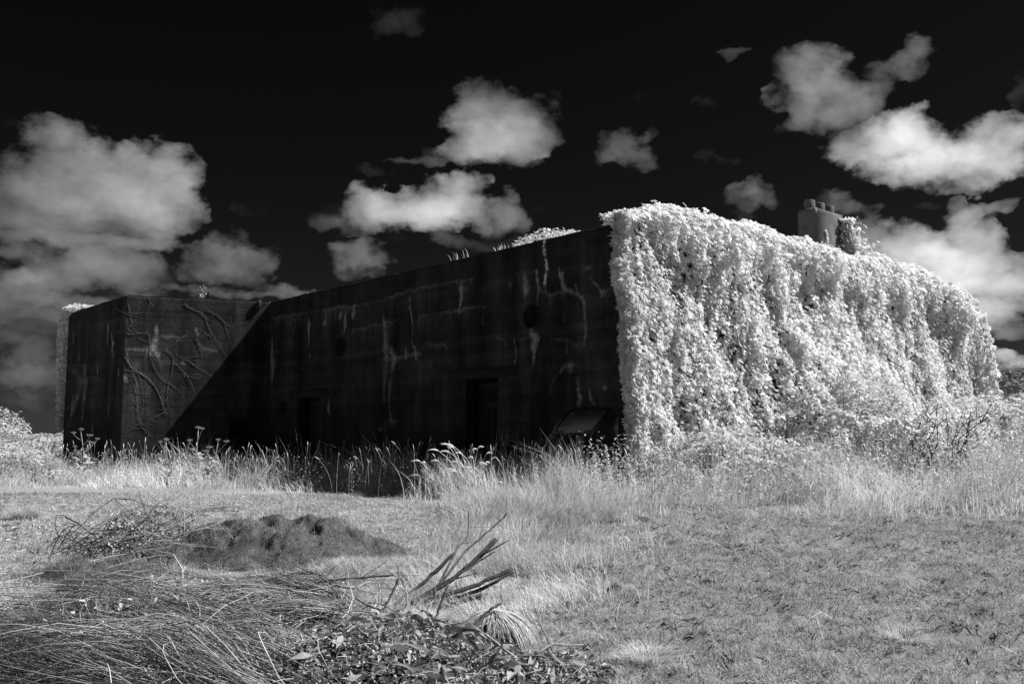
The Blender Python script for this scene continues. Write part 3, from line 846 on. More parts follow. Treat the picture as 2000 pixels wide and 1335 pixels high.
def wall_grid(name, p0, p1, z0, z1, stains, holes, flip=False, res=.027, top_noise=True):
    """front skin of a wall from p0 to p1 (bunker local), with rectangular / round openings left out"""
    p0 = np.array(p0, float); p1 = np.array(p1, float); Lw = np.linalg.norm(p1 - p0); d = (p1 - p0) / Lw
    n = np.array([d[1], -d[0]]) * (-1 if flip else 1)      # outward
    sx = np.linspace(0, Lw, int(round(Lw / res)) + 1); sz = np.linspace(z0, z1, int(round((z1 - z0) / res)) + 1)
    S, Z = np.meshgrid(sx, sz)
    stain = stain_field(S, Z, stains)
    # shuttering boards: slightly uneven planes, a little sag, weathered arris at the top
    b = np.floor(Z * 6.1 + .35 * vnoise(S * .5, Z * .1, seed=4))
    off = .006 * (vnoise(b * 7.3, S * .35 + b * 3.1, seed=8) - .5) + .012 * (fbm(S * 1.5, Z * 1.5, seed=12, octaves=3) - .5)
    zz = Z.copy()
    if top_noise:
        k = sstep(z1 - .06, z1, Z); zz += k * .055 * (fbm(S * 2.3, S * 0, seed=5, octaves=4) - .55)
        off = off - k * .02
    edge = np.minimum(sstep(0, .04, S), sstep(Lw, Lw - .04, S)); off = off * edge
    V = np.stack([p0[0] + d[0] * S + n[0] * off, p0[1] + d[1] * S + n[1] * off, zz], -1).reshape(-1, 3)
    nxs, nzs = len(sx), len(sz)
    i = (np.arange(nzs - 1)[:, None] * nxs + np.arange(nxs - 1)[None, :]).ravel()
    cs = .5 * (S[:-1, :-1] + S[1:, 1:]).ravel(); cz = .5 * (Z[:-1, :-1] + Z[1:, 1:]).ravel()
    keep = np.ones(len(i), bool)
    for h in holes:
        if len(h) == 4: keep &= ~((cs > h[0]) & (cs < h[1]) & (cz > h[2]) & (cz < h[3]))
        else: keep &= ~(np.hypot(cs - h[0], cz - h[1]) < h[2])
    i = i[keep]
    q = np.stack([i, i + 1, i + nxs + 1, i + nxs], -1)
    if not flip: pass
    else: q = q[:, ::-1]
    me = make_mesh(name, V, [q], M['concrete'], attrs={'stain': stain.ravel()})
    return link(name, me, bunker)

DOOR_R = (2.90, 3.82, .30, 2.44); DOOR_L = (9.20, 10.14, .30, 2.30)
VENTS = [(2.0, 3.46, .19), (8.31, 3.39, .20), (10.9, 2.09, .16)]
wall_grid('wall', (0, 0), D_, .25, ZT, STAIN_MAIN, [DOOR_R, DOOR_L] + VENTS, flip=True)
EMB = (.36, .92, 1.34, 1.84)
wall_grid('wall', D_, E_, .25, ZT - .004, STAIN_WING, [EMB], flip=True)
# stains on the end wall were measured along the bunker's y axis
wall_grid('wall', E_, F_, .25, ZT, [(s, [(a - E_[1], b, w) for a, b, w in p]) for s, p in STAIN_SIDE], [], flip=True)

# back walls, battered creeper side and roof slab
g = Geo()
BACK = [F_, (3.5, 17.3), (3.5, 12.6), (12.2, 12.6), (12.2, 0.0)]
for a, b in zip(BACK[:-1], BACK[1:]):
    g.add([(a[0], a[1], .1), (b[0], b[1], .1), (b[0], b[1], ZT - .006), (a[0], a[1], ZT - .006)], [[(0, 1, 2, 3)]])
me = g.mesh('wall', M['concrete']); link('wall', me, bunker)
g = Geo()
# the battered side: 25 cm thicker at its foot than at the roof, ragged arris towards the corner
nb = 90
zs = np.linspace(.1, ZT - .02, nb); yo = -.27 * (1 - (zs - .3) / 4.4)
L0 = np.stack([np.full(nb, -.004), yo + .012 * (fbm(zs * 3, zs * 0, seed=2) - .5), zs], -1)
L1 = np.stack([np.full(nb, 12.2), yo, zs], -1); L2 = np.stack([np.full(nb, -.004), np.full(nb, .0), zs], -1)
k = np.arange(nb - 1)
g.add(np.vstack([L0, L1, L2]), [np.stack([k, k + nb, k + nb + 1, k + 1], -1), np.stack([k, k + 1, k + 2 * nb + 1, k + 2 * nb], -1)])
link('battered_wall', g.mesh('battered_wall', M['concrete']), bunker)
g = Geo()
poly = [(0.01, -.01), (12.19, -.01), (12.19, 12.59), (3.49, 12.59), (3.49, 17.29), (F_[0] + .01, 17.29), (E_[0] + .01, E_[1] + .01), (.01, 11.66)]
zr = ZT - .012
g.add([(x, y, zr) for x, y in poly], [[tuple(range(len(poly)))]])
link('roof', g.mesh('roof', M['roofing']), bunker)

# lintels, doorways, doors
def doorway(y0, y1, z1, lint):
    g = Geo(); box(g, (-.045, lint[0], lint[2]), (.05, lint[1], lint[3]))
    link('lintel', g.mesh('lintel', M['dark_wood']), bunker)
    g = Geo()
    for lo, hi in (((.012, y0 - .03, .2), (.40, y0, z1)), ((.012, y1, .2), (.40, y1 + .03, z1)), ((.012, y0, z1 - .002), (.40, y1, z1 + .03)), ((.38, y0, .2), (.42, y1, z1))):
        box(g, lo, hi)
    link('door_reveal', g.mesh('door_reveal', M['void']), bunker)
    g = Geo(); box(g, (.30, y0 + .02, .30), (.33, y1 - .02, z1 - .02))
    door = link('door', g.mesh('door', M['dark_wood']), bunker)
    npk = 5; w = (y1 - y0 - .06) / npk
    pm = None
    for k in range(npk):
        g = Geo(); box(g, (.272 + .004 * (k % 2), y0 + .03 + k * w + .004, .32), (.298, y0 + .03 + (k + 1) * w - .004, z1 - .03 - .01 * (k % 3)))
        link('plank', g.mesh('plank', M['dark_wood']), door)
    for zz in (.75, z1 - .52, z1 - .18):
        g = Geo(); box(g, (.245, y0 + .03, zz), (.270, y1 - .03, zz + .11)); link('rail', g.mesh('rail', M['dark_wood']), door)
    for zz in (.80, z1 - .46):
        g = Geo(); box(g, (.236, y0 + .03, zz), (.243, y0 + .55, zz + .035)); link('hinge_strap', g.mesh('hinge_strap', M['iron']), door)
doorway(DOOR_R[0], DOOR_R[1], DOOR_R[3], (2.42, 4.29, 2.442, 2.61))
doorway(DOOR_L[0], DOOR_L[1], DOOR_L[3], (8.80, 10.46, 2.302, 2.48))

for (y, z, r) in VENTS:
    g = Geo(); n = 28; an = np.arange(n) / n * 2 * np.pi
    prof = [(-.012, r + .03), (-.016, r - .004), (.20, r - .006)]
    V = np.vstack([np.stack([np.full(n, px), y + q * np.cos(an), z + q * np.sin(an)], -1) for px, q in prof] + [np.array([[.2, y, z]])])
    k = np.arange(n); k1 = (k + 1) % n
    g.add(V, [np.stack([k, k1, k1 + n, k + n], -1), np.stack([k + n, k1 + n, k1 + 2 * n, k + 2 * n], -1), np.stack([k + 2 * n, k1 + 2 * n, np.full(n, 3 * n)], -1)])
    vent = link('round_vent', g.mesh('round_vent', M['void']), bunker)
    for t in (-.5, 0, .5):
        h = r * math.sqrt(1 - t * t)
        g = Geo(); tube(g, [(.03, y + t * r, z - h), (.03, y + t * r, z + h)], .009, 6); link('bar', g.mesh('bar', M['iron']), vent)
        g = Geo(); tube(g, [(.05, y - h, z + t * r), (.05, y + h, z + t * r)], .009, 6); link('bar', g.mesh('bar', M['iron']), vent)

# embrasure in the splayed wing face
dw = (E_ - D_) / np.linalg.norm(E_ - D_); nw = np.array([dw[1], -dw[0]]) * -1.0
def wing(s, z, out=0.0):
    return np.array([D_[0] + dw[0] * s + nw[0] * out, D_[1] + dw[1] * s + nw[1] * out, z])
g = Geo()
s0, s1, z0, z1 = EMB
for (a0, b0, a1, b1, oa, ob) in ((s0, z0, s1, z0, 0, 0),):
    ring = [(s0 - .03, z0 - .03, .012), (s1 + .03, z0 - .03, .012), (s1 + .03, z1 + .03, .012), (s0 - .03, z1 + .03, .012),
            (s0 + .02, z0 + .02, .012), (s1 - .02, z0 + .02, .012), (s1 - .02, z1 - .02, .012), (s0 + .02, z1 - .02, .012),
            (s0 + .14, z0 + .12, -.3), (s1 - .14, z0 + .12, -.3), (s1 - .14, z1 - .12, -.3), (s0 + .14, z1 - .12, -.3)]
    V = [wing(s, z, o) for s, z, o in ring]
    q = [(i, (i + 1) % 4, (i + 1) % 4 + 4, i + 4) for i in range(4)] + [(i + 4, (i + 1) % 4 + 4, (i + 1) % 4 + 8, i + 8) for i in range(4)] + [(8, 9, 10, 11)]
    g.add(V, [q])
link('embrasure', g.mesh('embrasure', M['void']), bunker)
# overflow pipe at the top of the wing and a stub post on its roof
g = Geo(); tube(g, [wing(.30, 4.79, .05), wing(.30, 4.66, .06), wing(.33, 4.52, .045)], [.05, .05, .04], 8)
link('overflow_pipe', g.mesh('overflow_pipe', M['iron']), bunker)
g = Geo(); box(g, (-.05, -.05, 0), (.05, .05, .02)); box(g, (-.022, -.022, .02), (.022, .022, .20))
V = g.verts(); p = wing(1.50, ZT - .012, -.10)
link('roof_stub', make_mesh('roof_stub', V + p, [np.concatenate(f) for f in g.F.values()], M['iron']), bunker)

# chimney stack with three pots
g = Geo(); cx0, cx1, cy0, cy1, cz = 7.365, 8.55, .828, 1.235, 6.40
def stack(g, x0, x1, y0, y1, z0, z1, n=24):
    zs = np.linspace(z0, z1, n)
    pts = []
    per = [(x0, y0), (x1, y0), (x1, y1), (x0, y1)]
    for z in zs:
        for (x, y) in per:
            pts.append((x + .006 * (vnoise(z * 4 + x, y) - .5), y + .006 * (vnoise(z * 4 + y, x) - .5), z))
    q = [(k * 4 + j, k * 4 + (j + 1) % 4, k * 4 + 4 + (j + 1) % 4, k * 4 + 4 + j) for k in range(n - 1) for j in range(4)]
    q.append(tuple((n - 1) * 4 + j for j in range(4)))
    g.add(pts, [q])
stack(g, cx0, cx1, cy0, cy1, ZT - .2, cz)
chim = link('chimney', g.mesh('chimney', M['render']), bunker)
g = Geo(); box(g, (cx0 - .004, cy0 - .012, cz - .14), (cx0 + .10, cy0 - .001, cz + .004)); link('broken_render', g.mesh('broken_render', M['render']), chim)
for k in range(3):
    g = Geo(); px = cx0 + .16 + k * .40; py = .5 * (cy0 + cy1); n = 20; an = np.arange(n) / n * 2 * np.pi
    prof = [(.126, -.01), (.124, .05), (.120, .19), (.112, .205), (.09, .205), (.088, .02)]
    V = np.vstack([np.stack([px + r * np.cos(an), py + r * np.sin(an), np.full(n, cz + z)], -1) for r, z in prof])
    kk = np.arange(n); k1 = (kk + 1) % n
    g.add(V, [np.concatenate([np.stack([kk + i * n, k1 + i * n, k1 + (i + 1) * n, kk + (i + 1) * n], -1) for i in range(len(prof) - 1)]), (np.arange(n) + (len(prof) - 1) * n)[None, ::-1]])
    link('chimney_pot', g.mesh('chimney_pot', M['render'], smooth=True), chim)

# ------------------------------------------------------------------ bare creeper stems on the wing
VINES = [
  [(3.34,4.55,0.0109),(3.29,4.31,0.0087),(3.25,4.13,0.0087),(3.3,3.95,0.0087),(3.13,3.87,0.0087),(2.88,3.83,0.0087),(2.67,3.71,0.0065)],
  [(3.08,4.67,0.0087),(3.14,4.52,0.0087),(2.92,4.73,0.0087),(2.85,4.62,0.0087),(2.9,4.37,0.0087),(2.92,4.15,0.0065)],
  [(3.34,3.86,0.0087),(3.21,3.82,0.0065),(2.89,3.88,0.0065),(2.82,3.7,0.0087),(2.78,3.26,0.0087),(2.65,2.95,0.0109),(2.43,2.71,0.0109),(2.3,2.65,0.0087),(2.09,2.48,0.0065),(1.95,2.26,0.0043)],
  [(3.32,3.38,0.0109),(3.27,3.16,0.013),(3.1,2.96,0.0152),(2.85,2.79,0.0152),(2.67,2.6,0.0152),(2.54,2.31,0.013),(2.42,1.99,0.0109),(2.34,1.92,0.0087)],
  [(3.36,3.29,0.0109),(3.18,2.98,0.013),(2.93,2.86,0.013),(2.72,2.64,0.0109),(2.58,2.42,0.0109),(2.45,2.12,0.0109),(2.36,1.94,0.0109)],
  [(3.38,2.98,0.0087),(3.18,2.92,0.0087),(3.09,2.64,0.0087),(3.1,2.42,0.0065),(3.16,2.31,0.0065)],
  [(3.1,2.99,0.0087),(2.96,2.64,0.0065),(2.93,2.29,0.0065),(2.9,1.94,0.0065)],
  [(2.46,3.49,0.0065),(2.26,3.28,0.0087),(2.29,2.96,0.0087),(2.36,2.65,0.0109),(2.38,2.38,0.0109),(2.36,2.12,0.0087),(2.3,2.03,0.0065)],
  [(2.07,4.61,0.0087),(1.81,4.46,0.0087),(1.59,4.36,0.0109),(1.5,4.11,0.0087),(1.36,3.85,0.0087),(1.18,3.58,0.0087),(1.07,3.36,0.0087)],
  [(1.56,4.5,0.0065),(1.29,4.37,0.0087),(1.11,4.18,0.0109),(1.02,3.9,0.0087),(0.92,3.63,0.0065)],
  [(0.02,4.78,0.0087),(0.33,4.44,0.0087),(0.59,4.24,0.0087),(0.8,4.14,0.0065),(1.11,4.08,0.0065)],
  [(1.79,3.79,0.0065),(1.7,3.65,0.0087),(1.61,3.38,0.0087),(1.78,3.33,0.0065),(2.03,3.3,0.0065),(2.24,3.23,0.0065)],
  [(2.28,3.19,0.0065),(2.06,3.01,0.0065),(1.93,2.84,0.0087),(1.84,2.66,0.0087),(1.75,2.44,0.0065)],
  [(1.99,3.28,0.0065),(1.77,3.11,0.0065),(1.55,2.98,0.0087),(1.38,2.89,0.0065)],
  [(3.13,2.63,0.0065),(3.05,2.2,0.0087),(3.02,1.94,0.0087),(2.93,1.63,0.0087),(2.8,1.5,0.0065),(2.67,1.37,0.0065)],
  [(3.17,1.54,0.0065),(3.05,1.67,0.0087),(2.93,1.7,0.0087),(2.8,1.59,0.0065)],
  [(2.79,3.53,0.0065),(2.57,3.18,0.0065),(2.52,2.82,0.0043)],
  [(1.4,3.8,0.0065),(1.63,3.97,0.0065),(1.8,4.06,0.0043)],
  [(2.44,1.98,0.0109),(2.61,1.85,0.0087),(2.81,1.78,0.0065)],
  [(0.31,4.77,0.0304),(0.32,4.65,0.0304),(0.34,4.51,0.0261)],
]
vine = thing('dead_vine', 'bare tangled vine stems clinging to the sunlit wing wall', 'vine', tuple(b2w(wing(2.4, .43, .05))))
for v in VINES[:-1]:
    v = np.array(v)
    if len(v) < 3: continue
    k = 7 * (len(v) - 1)
    sp = spline(v, k)
    sp[:, 0] += .022 * (fbm(np.arange(k) * .31, np.full(k, v[0, 0] * 9), seed=6) - .5) * 2
    sp[:, 1] += .022 * (fbm(np.arange(k) * .31, np.full(k, v[0, 1] * 9), seed=7) - .5) * 2
    out = .006 + .014 * fbm(np.arange(k) * .22, np.full(k, v[0, 0] * 5), seed=16)
    g = Geo()
    tube(g, b2w(np.array([wing(a, b, o) for (a, b, c), o in zip(sp, out)])), np.maximum(sp[:, 2], .004) * np.linspace(.42, .16, k) * (1 + .3 * (fbm(np.arange(k) * .9, np.arange(k) * 0., seed=15) - .5)), 5, 1.9)
    for t in range(2 + len(v) // 2):
        i = rng.integers(2, k - 2); a, b = sp[i, :2]; dr = rng.uniform(0, 2 * np.pi); ln = rng.uniform(.12, .4)
        pts = [(a + ln * u * math.cos(dr) + .03 * rng.normal() * u, b + ln * u * math.sin(dr) + .03 * rng.normal() * u) for u in (0, .35, .7, 1)]
        tube(g, b2w(np.array([wing(q[0], min(q[1], 4.72), .008) for q in pts])), [.0026, .0024, .002, .0014], 4, 1.2)
    link('stem', g.mesh('stem', M['stem'], vine.location), vine)

# ------------------------------------------------------------------ the creeper on the lit side
UP = np.array([0, 0, 1.0])
def ivy_end(z):
    return np.interp(z, [.4, 1, 2, 3, 4, 4.5, 4.8, 5.0], [14.3, 14.0, 13.45, 13.15, 12.85, 12.4, 11.9, 11.2])

def ivy_depth(x, z):
    """how far the foliage stands off the wall: hanging curtains and swags"""
    xx = x + .9 * (fbm(x * .6, z * .7, seed=31) - .5) + .18 * (z - 2.5) * (fbm(x * .25, z * .1, seed=35, octaves=2) - .5) * 2
    r = sstep(.25, .75, fbm(xx * .9, z * .38, seed=32, octaves=3))
    r2 = sstep(.25, .8, fbm(xx * 2.3 + .5 * z, z * .9, seed=33, octaves=3))
    t = .06 + .27 * r + .16 * r2 + .34 * (fbm(x * 4.2, z * 2.6, seed=34, octaves=3, gain=.6) - .5)
    t = t + .22 * sstep(3.8, 4.9, z) * sstep(.0, 1.0, x)
    t = t + .65 * np.exp(-((x - 4.6) / 2.1) ** 2 - ((z - 1.5 - .1 * x) / 1.25) ** 2) + .35 * np.exp(-((x - 9.5) / 2.2) ** 2 - ((z - .9) / 1.1) ** 2)
    t = t * (.45 + .55 * sstep(-.1, .9, x))
    t = t * np.sqrt(np.clip((ivy_end(z) - x) / .9, .02, 1))
    return np.maximum(t, .03)

def ivy_leaves(n, x0, x1, zlo=.45, zhi=4.95):
    x = rng.uniform(x0, x1, n); z = rng.uniform(zlo, zhi, n)
    T = ivy_depth(x, z); e = .06
    gx_ = (ivy_depth(x + e, z) - T) / e; gz_ = (ivy_depth(x, z + e) - T) / e
    # gaps where the curtain is thin
    deep = rng.exponential(.13, n)
    y = -.27 * (1 - (z - .3) / 4.4) - np.maximum(T - deep, .015)
    nrm = unit(np.stack([-gx_ * .8, np.full(n, -1.0), -gz_ * .8 + .75], -1) + rng.normal(0, .45, (n, 3)))
    tip = np.stack([rng.normal(0, .45, n), -.25 + rng.normal(0, .3, n), -1.0 + rng.normal(0, .35, n)], -1)
    keep = ~((T < .14) & (rng.random(n) < .4)) & (x < ivy_end(z) + rng.normal(0, .06, n))
    P = np.stack([x, y, z], -1)
    return P[keep], nrm[keep], tip[keep], deep[keep]

def crest_leaves(n, x0=-.07, x1=12.2):
    """foliage rolling over the roof edge"""
    x = rng.uniform(x0, x1, n)
    h = (.12 + .34 * sstep(-.1, 1.2, x)) * (1 - .9 * sstep(10.3, 12.2, x)) * (.55 + .9 * fbm(x * 1.3, x * 0, seed=51, octaves=3)) + .10
    y = rng.uniform(-.40, 1.6, n); 
    prof = np.where(y < .15, np.sqrt(np.clip(1 - ((y - .15) / .62) ** 2, 0, 1)), 1 - .55 * sstep(.15, 1.7, y))
    bump = .14 * (fbm(x * 3, y * 3, seed=52, octaves=3) - .5)
    z = ZT - .03 + h * prof + bump - rng.exponential(.05, n)
    shoot = (rng.random(n) < .006)
    z = z + shoot * rng.uniform(.02, .14, n)
    nrm = unit(np.stack([rng.normal(0, .45, n), -.55 + .55 * sstep(-.3, .6, y) + rng.normal(0, .4, n), np.full(n, .9)], -1))
    tip = np.stack([rng.normal(0, .7, n), -.7 + rng.normal(0, .5, n), -.35 + rng.normal(0, .35, n)], -1)
    keep = (z > ZT - .02) & (y < .22 + .30 * np.maximum(x, 0) + .15 * rng.random(n))
    return np.stack([x, y, z], -1)[keep], nrm[keep], tip[keep]

creeper = thing('virginia_creeper', 'dense pale creeper curtain covering the sunlit side and edge of the bunker', 'creeper', tuple(b2w(np.array([6.7, -.4, .43]))))
parts_xyz = []
g = Geo()
def put(P, nrm, tip, size, tone, T=CREEPER, geo=None):
    X, Y, Z = frames(b2w_dir(nrm), b2w_dir(tip))
    nearby = (P[:, 0] < 1.2) & (P[:, 1] < .5); size = np.broadcast_to(size, (len(P),)); tone = np.broadcast_to(tone, (len(P),))
    for sel, TT in ((nearby, T), (~nearby, CREEPER_FAR)):
        if sel.any(): scatter(geo or g, TT[0], TT[1], b2w(P[sel]), X[sel], Y[sel], Z[sel], size[sel], tone[sel])
    return X, Y, Z
P, nr, tp, dp = ivy_leaves(32000, -.10, 14.3)
put(P, nr, tp, rng.uniform(.05, .10, len(P)) + .05 * rng.random(len(P)) ** 3, rng.uniform(.78, 1.05, len(P)))
# loose hanging strands that stand off the curtain
ns_, nl_ = 1500, 11
sx_ = rng.uniform(-.05, 13.6, ns_); sz_ = rng.uniform(1.0, 4.95, ns_); keep = sx_ < ivy_end(sz_) - .1; sx_, sz_ = sx_[keep], sz_[keep]; ns_ = len(sx_)
ll_ = rng.uniform(.25, .85, ns_)[:, None] * np.linspace(0, 1, nl_)[None]
zz_ = sz_[:, None] - ll_; xx_ = sx_[:, None] + rng.normal(0, .05, (ns_, 1)) * ll_ * 3 + rng.normal(0, .035, (ns_, nl_))
off_ = rng.uniform(.02, .16, ns_)[:, None] * np.ones((1, nl_))
P = np.stack([xx_, -.27 * (1 - (zz_ - .3) / 4.4) - ivy_depth(xx_, np.minimum(zz_, 4.9)) - off_, zz_], -1).reshape(-1, 3); n = len(P)
put(P, np.stack([rng.normal(0, .5, n), np.full(n, -.8), np.full(n, .75)], -1) + rng.normal(0, .3, (n, 3)), np.stack([rng.normal(0, .6, n), np.full(n, -.35), np.full(n, -.9)], -1), rng.uniform(.035, .085, n), rng.uniform(.8, 1.08, n))
P, nr, tp = crest_leaves(11000)
put(P, nr, tp, rng.uniform(.06, .115, len(P)), rng.uniform(.78, 1.15, len(P)))
# rounded far end, spilling past the corner and down to the brambles
n = 5200
z = rng.uniform(.4, 4.75, n); an = rng.uniform(-.3, 1.5, n)
P = np.stack([ivy_end(z) - .12 - rng.exponential(.10, n) + .10 * rng.normal(0, 1, n) * fbm(z * 2, an * 2, seed=71) - .5 * (1 - np.cos(an)), -.25 + 1.3 * np.sin(an), z], -1)
nr = np.stack([np.cos(an), -np.ones(n) * .5, np.full(n, .35)], -1) + rng.normal(0, .4, (n, 3))
put(P, nr, np.stack([rng.normal(0, .5, n), rng.normal(-.2, .4, n), np.full(n, -.8)], -1), rng.uniform(.07, .12, n), rng.uniform(.75, 1.1, n))
# left fringe hanging over the arris at the near corner
n = 2600
z = rng.uniform(.4, 4.95, n); fr_ = .16 * np.clip(fbm(z * 1.5, z * 0, seed=72, octaves=4) * 2.4 - .75, .08, 1.2); P = np.stack([.10 - (fr_ + .10) * rng.random(n) ** .7, -.27 * (1 - (z - .3) / 4.4) - rng.uniform(.0, .22, n), z], -1)
put(P, np.stack([np.full(n, -.5), np.full(n, -.7), np.full(n, .4)], -1) + rng.normal(0, .4, (n, 3)), np.stack([np.full(n, -.35), np.full(n, -.2), np.full(n, -.9)], -1) + rng.normal(0, .35, (n, 3)), rng.uniform(.06, .12, n), rng.uniform(.7, 1.05, n))
# on the chimney: a swag on its right shoulder and two thin runners
n = 1900
t = rng.random(n); zc = 4.9 + 1.42 * t
P = np.stack([8.62 + .13 * rng.normal(0, 1, n) * (1.25 - .6 * t) + .12 * (1 - t), .82 - rng.exponential(.09, n) * (1.3 - .7 * t), zc], -1)
nr = np.stack([np.full(n, .2), np.full(n, -.9), np.full(n, .5)], -1) + rng.normal(0, .45, (n, 3)); tp = np.stack([rng.normal(.1, .5, n), np.full(n, -.3), np.full(n, -1.0)], -1)
put(P, nr, tp, rng.uniform(.05, .10, n), rng.uniform(.7, 1.1, n))
n = 900
t = rng.random(n); P = np.stack([8.7 + .9 * t + rng.normal(0, .09, n), .65 + rng.normal(0, .2, n), 5.85 - .75 * t ** .6 - rng.exponential(.14, n)], -1)
put(P, np.stack([np.full(n, .3), np.full(n, -.5), np.full(n, .8)], -1) + rng.normal(0, .4, (n, 3)), rng.normal(0, 1, (n, 3)) + np.array([.2, -.3, -.6]), rng.uniform(.05, .09, n), rng.uniform(.75, 1.1, n))
for (xa, za, xb, zb, cnt) in ((7.62, 4.95, 7.55, 5.55, 55), (8.0, 5.0, 7.75, 5.95, 75)):
    t = np.sort(rng.random(cnt)); P = np.stack([xa + (xb - xa) * t + .04 * np.sin(t * 9), np.full(cnt, .80), za + (zb - za) * t], -1)
    put(P, np.array([0, -1, .3]) + rng.normal(0, .3, (cnt, 3)), np.array([0, -.2, -1]) + rng.normal(0, .4, (cnt, 3)), rng.uniform(.035, .06, cnt), 1.0)
# stray shoots reaching into the sky at the far top and far end
gs = Geo()
for _ in range(46):
    far = rng.random() < .4
    zf = rng.uniform(2.4, 4.4); x = float(ivy_end(zf)) - .08 if far else rng.uniform(.2, 10)
    p0 = np.array([x, rng.uniform(-.3, .3), (zf if far else ZT + rng.uniform(.15, .38))])
    L_ = rng.uniform(.10, .24) * (1.3 if far else 1)
    d = unit(np.array([rng.normal(.35 if far else 0, .4), rng.normal(-.2, .3), rng.uniform(.3, 1)]))
    pts = np.array([p0 + d * L_ * u + np.array([0, 0, -.12 * L_ * u * u]) for u in (0, .33, .66, 1)])
    tube(gs, b2w(pts), [.006, .005, .005, .004], 4, 3.5, cap=False)
    q = spline(pts, 9)
    put(q, rng.normal(0, .5, (9, 3)) + np.array([0, -.4, .7]), rng.normal(0, .7, (9, 3)) + np.array([.2, -.2, -.2]), np.linspace(.055, .025, 9), 1.05)
# hanging woody stems seen in the gaps
for _ in range(70):
    x = rng.uniform(.1, 13.2); zt = rng.uniform(3.2, 4.8); zb_ = max(.4, zt - rng.uniform(.8, 3.0)); k = 10
    zz = np.linspace(zt, zb_, k); xs = x + .25 * (fbm(zz * 1.1, np.full(k, x * 5), seed=81) - .5)
    yy = -.27 * (1 - (zz - .3) / 4.4) - .03 - .10 * fbm(zz * .8, np.full(k, x * 3), seed=82)
    tube(gs, b2w(np.stack([xs, yy, zz], -1)), rng.uniform(.004, .011), 5, 1.2, cap=False)
fo = link('foliage', g.mesh('foliage', M['ivy'], creeper.location), creeper); fo['kind'] = 'stuff'
st_ = link('stems', gs.mesh('stems', M['stem'], creeper.location), creeper); st_['kind'] = 'stuff'
# the 300 leaves that show largest, near the corner towards the viewer
leaf_meshes = []
for k in range(4):
    g1 = Geo(); V = CREEPER[0] + rng.normal(0, .02, CREEPER[0].shape); g1.add(V, CREEPER[1], .8 + .1 * k)
    leaf_meshes.append(g1.mesh('leaf', M['ivy']))
P, nr, tp, dp = ivy_leaves(9000, -.05, 4.2)
o_ = np.argsort(P[:, 1] + .15 * np.abs(P[:, 0]) + .3 * rng.random(len(P)))[:300]
X, Y, Z = frames(b2w_dir(nr[o_]), b2w_dir(tp[o_])); Pw = b2w(P[o_] + np.array([0, -.03, 0])) - np.array(creeper.location)
for i in range(len(o_)):
    ob = link('leaf', leaf_meshes[i % 4], creeper); s = rng.uniform(.11, .155)
    mt = np.eye(4); mt[:3, 0] = X[i] * s; mt[:3, 1] = Y[i] * s; mt[:3, 2] = Z[i] * s; mt[:3, 3] = Pw[i]
    ob.matrix_basis = Matrix(mt.tolist())

def leafy(name, label, cat, base, fill, size, mat, T, ntone=(.75, 1.1), group=None, stems=None):
    """a small plant from leaf positions (world), normals and tips"""
    t = thing(name, label, cat, tuple(base), group=group)
    P, nr, tp = fill; g = Geo(); X, Y, Z = frames(nr, tp)
    scatter(g, T[0], T[1], P, X, Y, Z, rng.uniform(*size, len(P)), rng.uniform(*ntone, len(P)))
    o = link('foliage', g.mesh('foliage', mat, t.location), t); o['kind'] = 'stuff'
    if stems:
        gs = Geo()
        for pts, r, tn in stems: tube(gs, pts, r, 5, tn, cap=False)
        link('stems', gs.mesh('stems', M['stem'], t.location), t)['kind'] = 'stuff'
    return t

# creeper hanging at the far end of the wing (its shaded flank towards us)
n = 3300
z = ZT + .18 - 3.3 * rng.random(n) ** 1.0; wv = .16 + .30 * sstep(1.2, 4.4, z) * (.6 + .8 * fbm(z * 1.6, z * 0, seed=91))
P = np.stack([F_[0] - .03 + rng.uniform(-.06, .10, n), F_[1] + .04 + wv * rng.random(n) ** .7 * 1.35 - .25 * sstep(4.1, 4.9, z), z], -1)
top = rng.random(n) < .25
P[top, 2] = ZT + rng.uniform(-.02, .17, top.sum()); P[top, 0] = F_[0] + rng.uniform(-.08, .9, top.sum()); P[top, 1] = F_[1] + rng.uniform(-.9, .4, top.sum())
nr = np.array([-.7, -.1, .45]) + rng.normal(0, .4, (n, 3)); nr[top] += np.array([.7, 0, .8])
tp = np.array([-.2, .1, -1]) + rng.normal(0, .45, (n, 3))
leafy('end_creeper', 'narrow shaded creeper strip hanging at the far end of the wing', 'creeper', b2w(np.array([F_[0], F_[1] + .2, .43])), (b2w(P), b2w_dir(nr), b2w_dir(tp)), (.06, .11), M['ivy'], CREEPER_FAR)
# low patch of creeper on the roof above the shaded wall, with a runner down the face
n = 950
y = 1.0 + 1.55 * rng.random(n); hh = .17 * np.sin(np.clip((y - .95) / 1.65, 0, 1) * np.pi) ** .6 * (.5 + fbm(y * 4, y * 0, seed=95)) 
P = np.stack([rng.uniform(-.02, .7, n), y, ZT + rng.uniform(0, 1, n) * hh], -1)
nr = np.array([-.3, -.2, .9]) + rng.normal(0, .45, (n, 3)); tp = rng.normal(0, .8, (n, 3)) + np.array([-.3, 0, -.3])
m = 46; tt = np.sort(rng.random(m)); P2 = np.stack([np.full(m, -.035), 1.62 - .02 * tt + .03 * np.sin(tt * 8), ZT + .02 - .85 * tt], -1)
P = np.vstack([P, P2]); nr = np.vstack([nr, np.array([-1, 0, .3]) + rng.normal(0, .3, (m, 3))]); tp = np.vstack([tp, np.array([0, 0, -1]) + rng.normal(0, .5, (m, 3))])
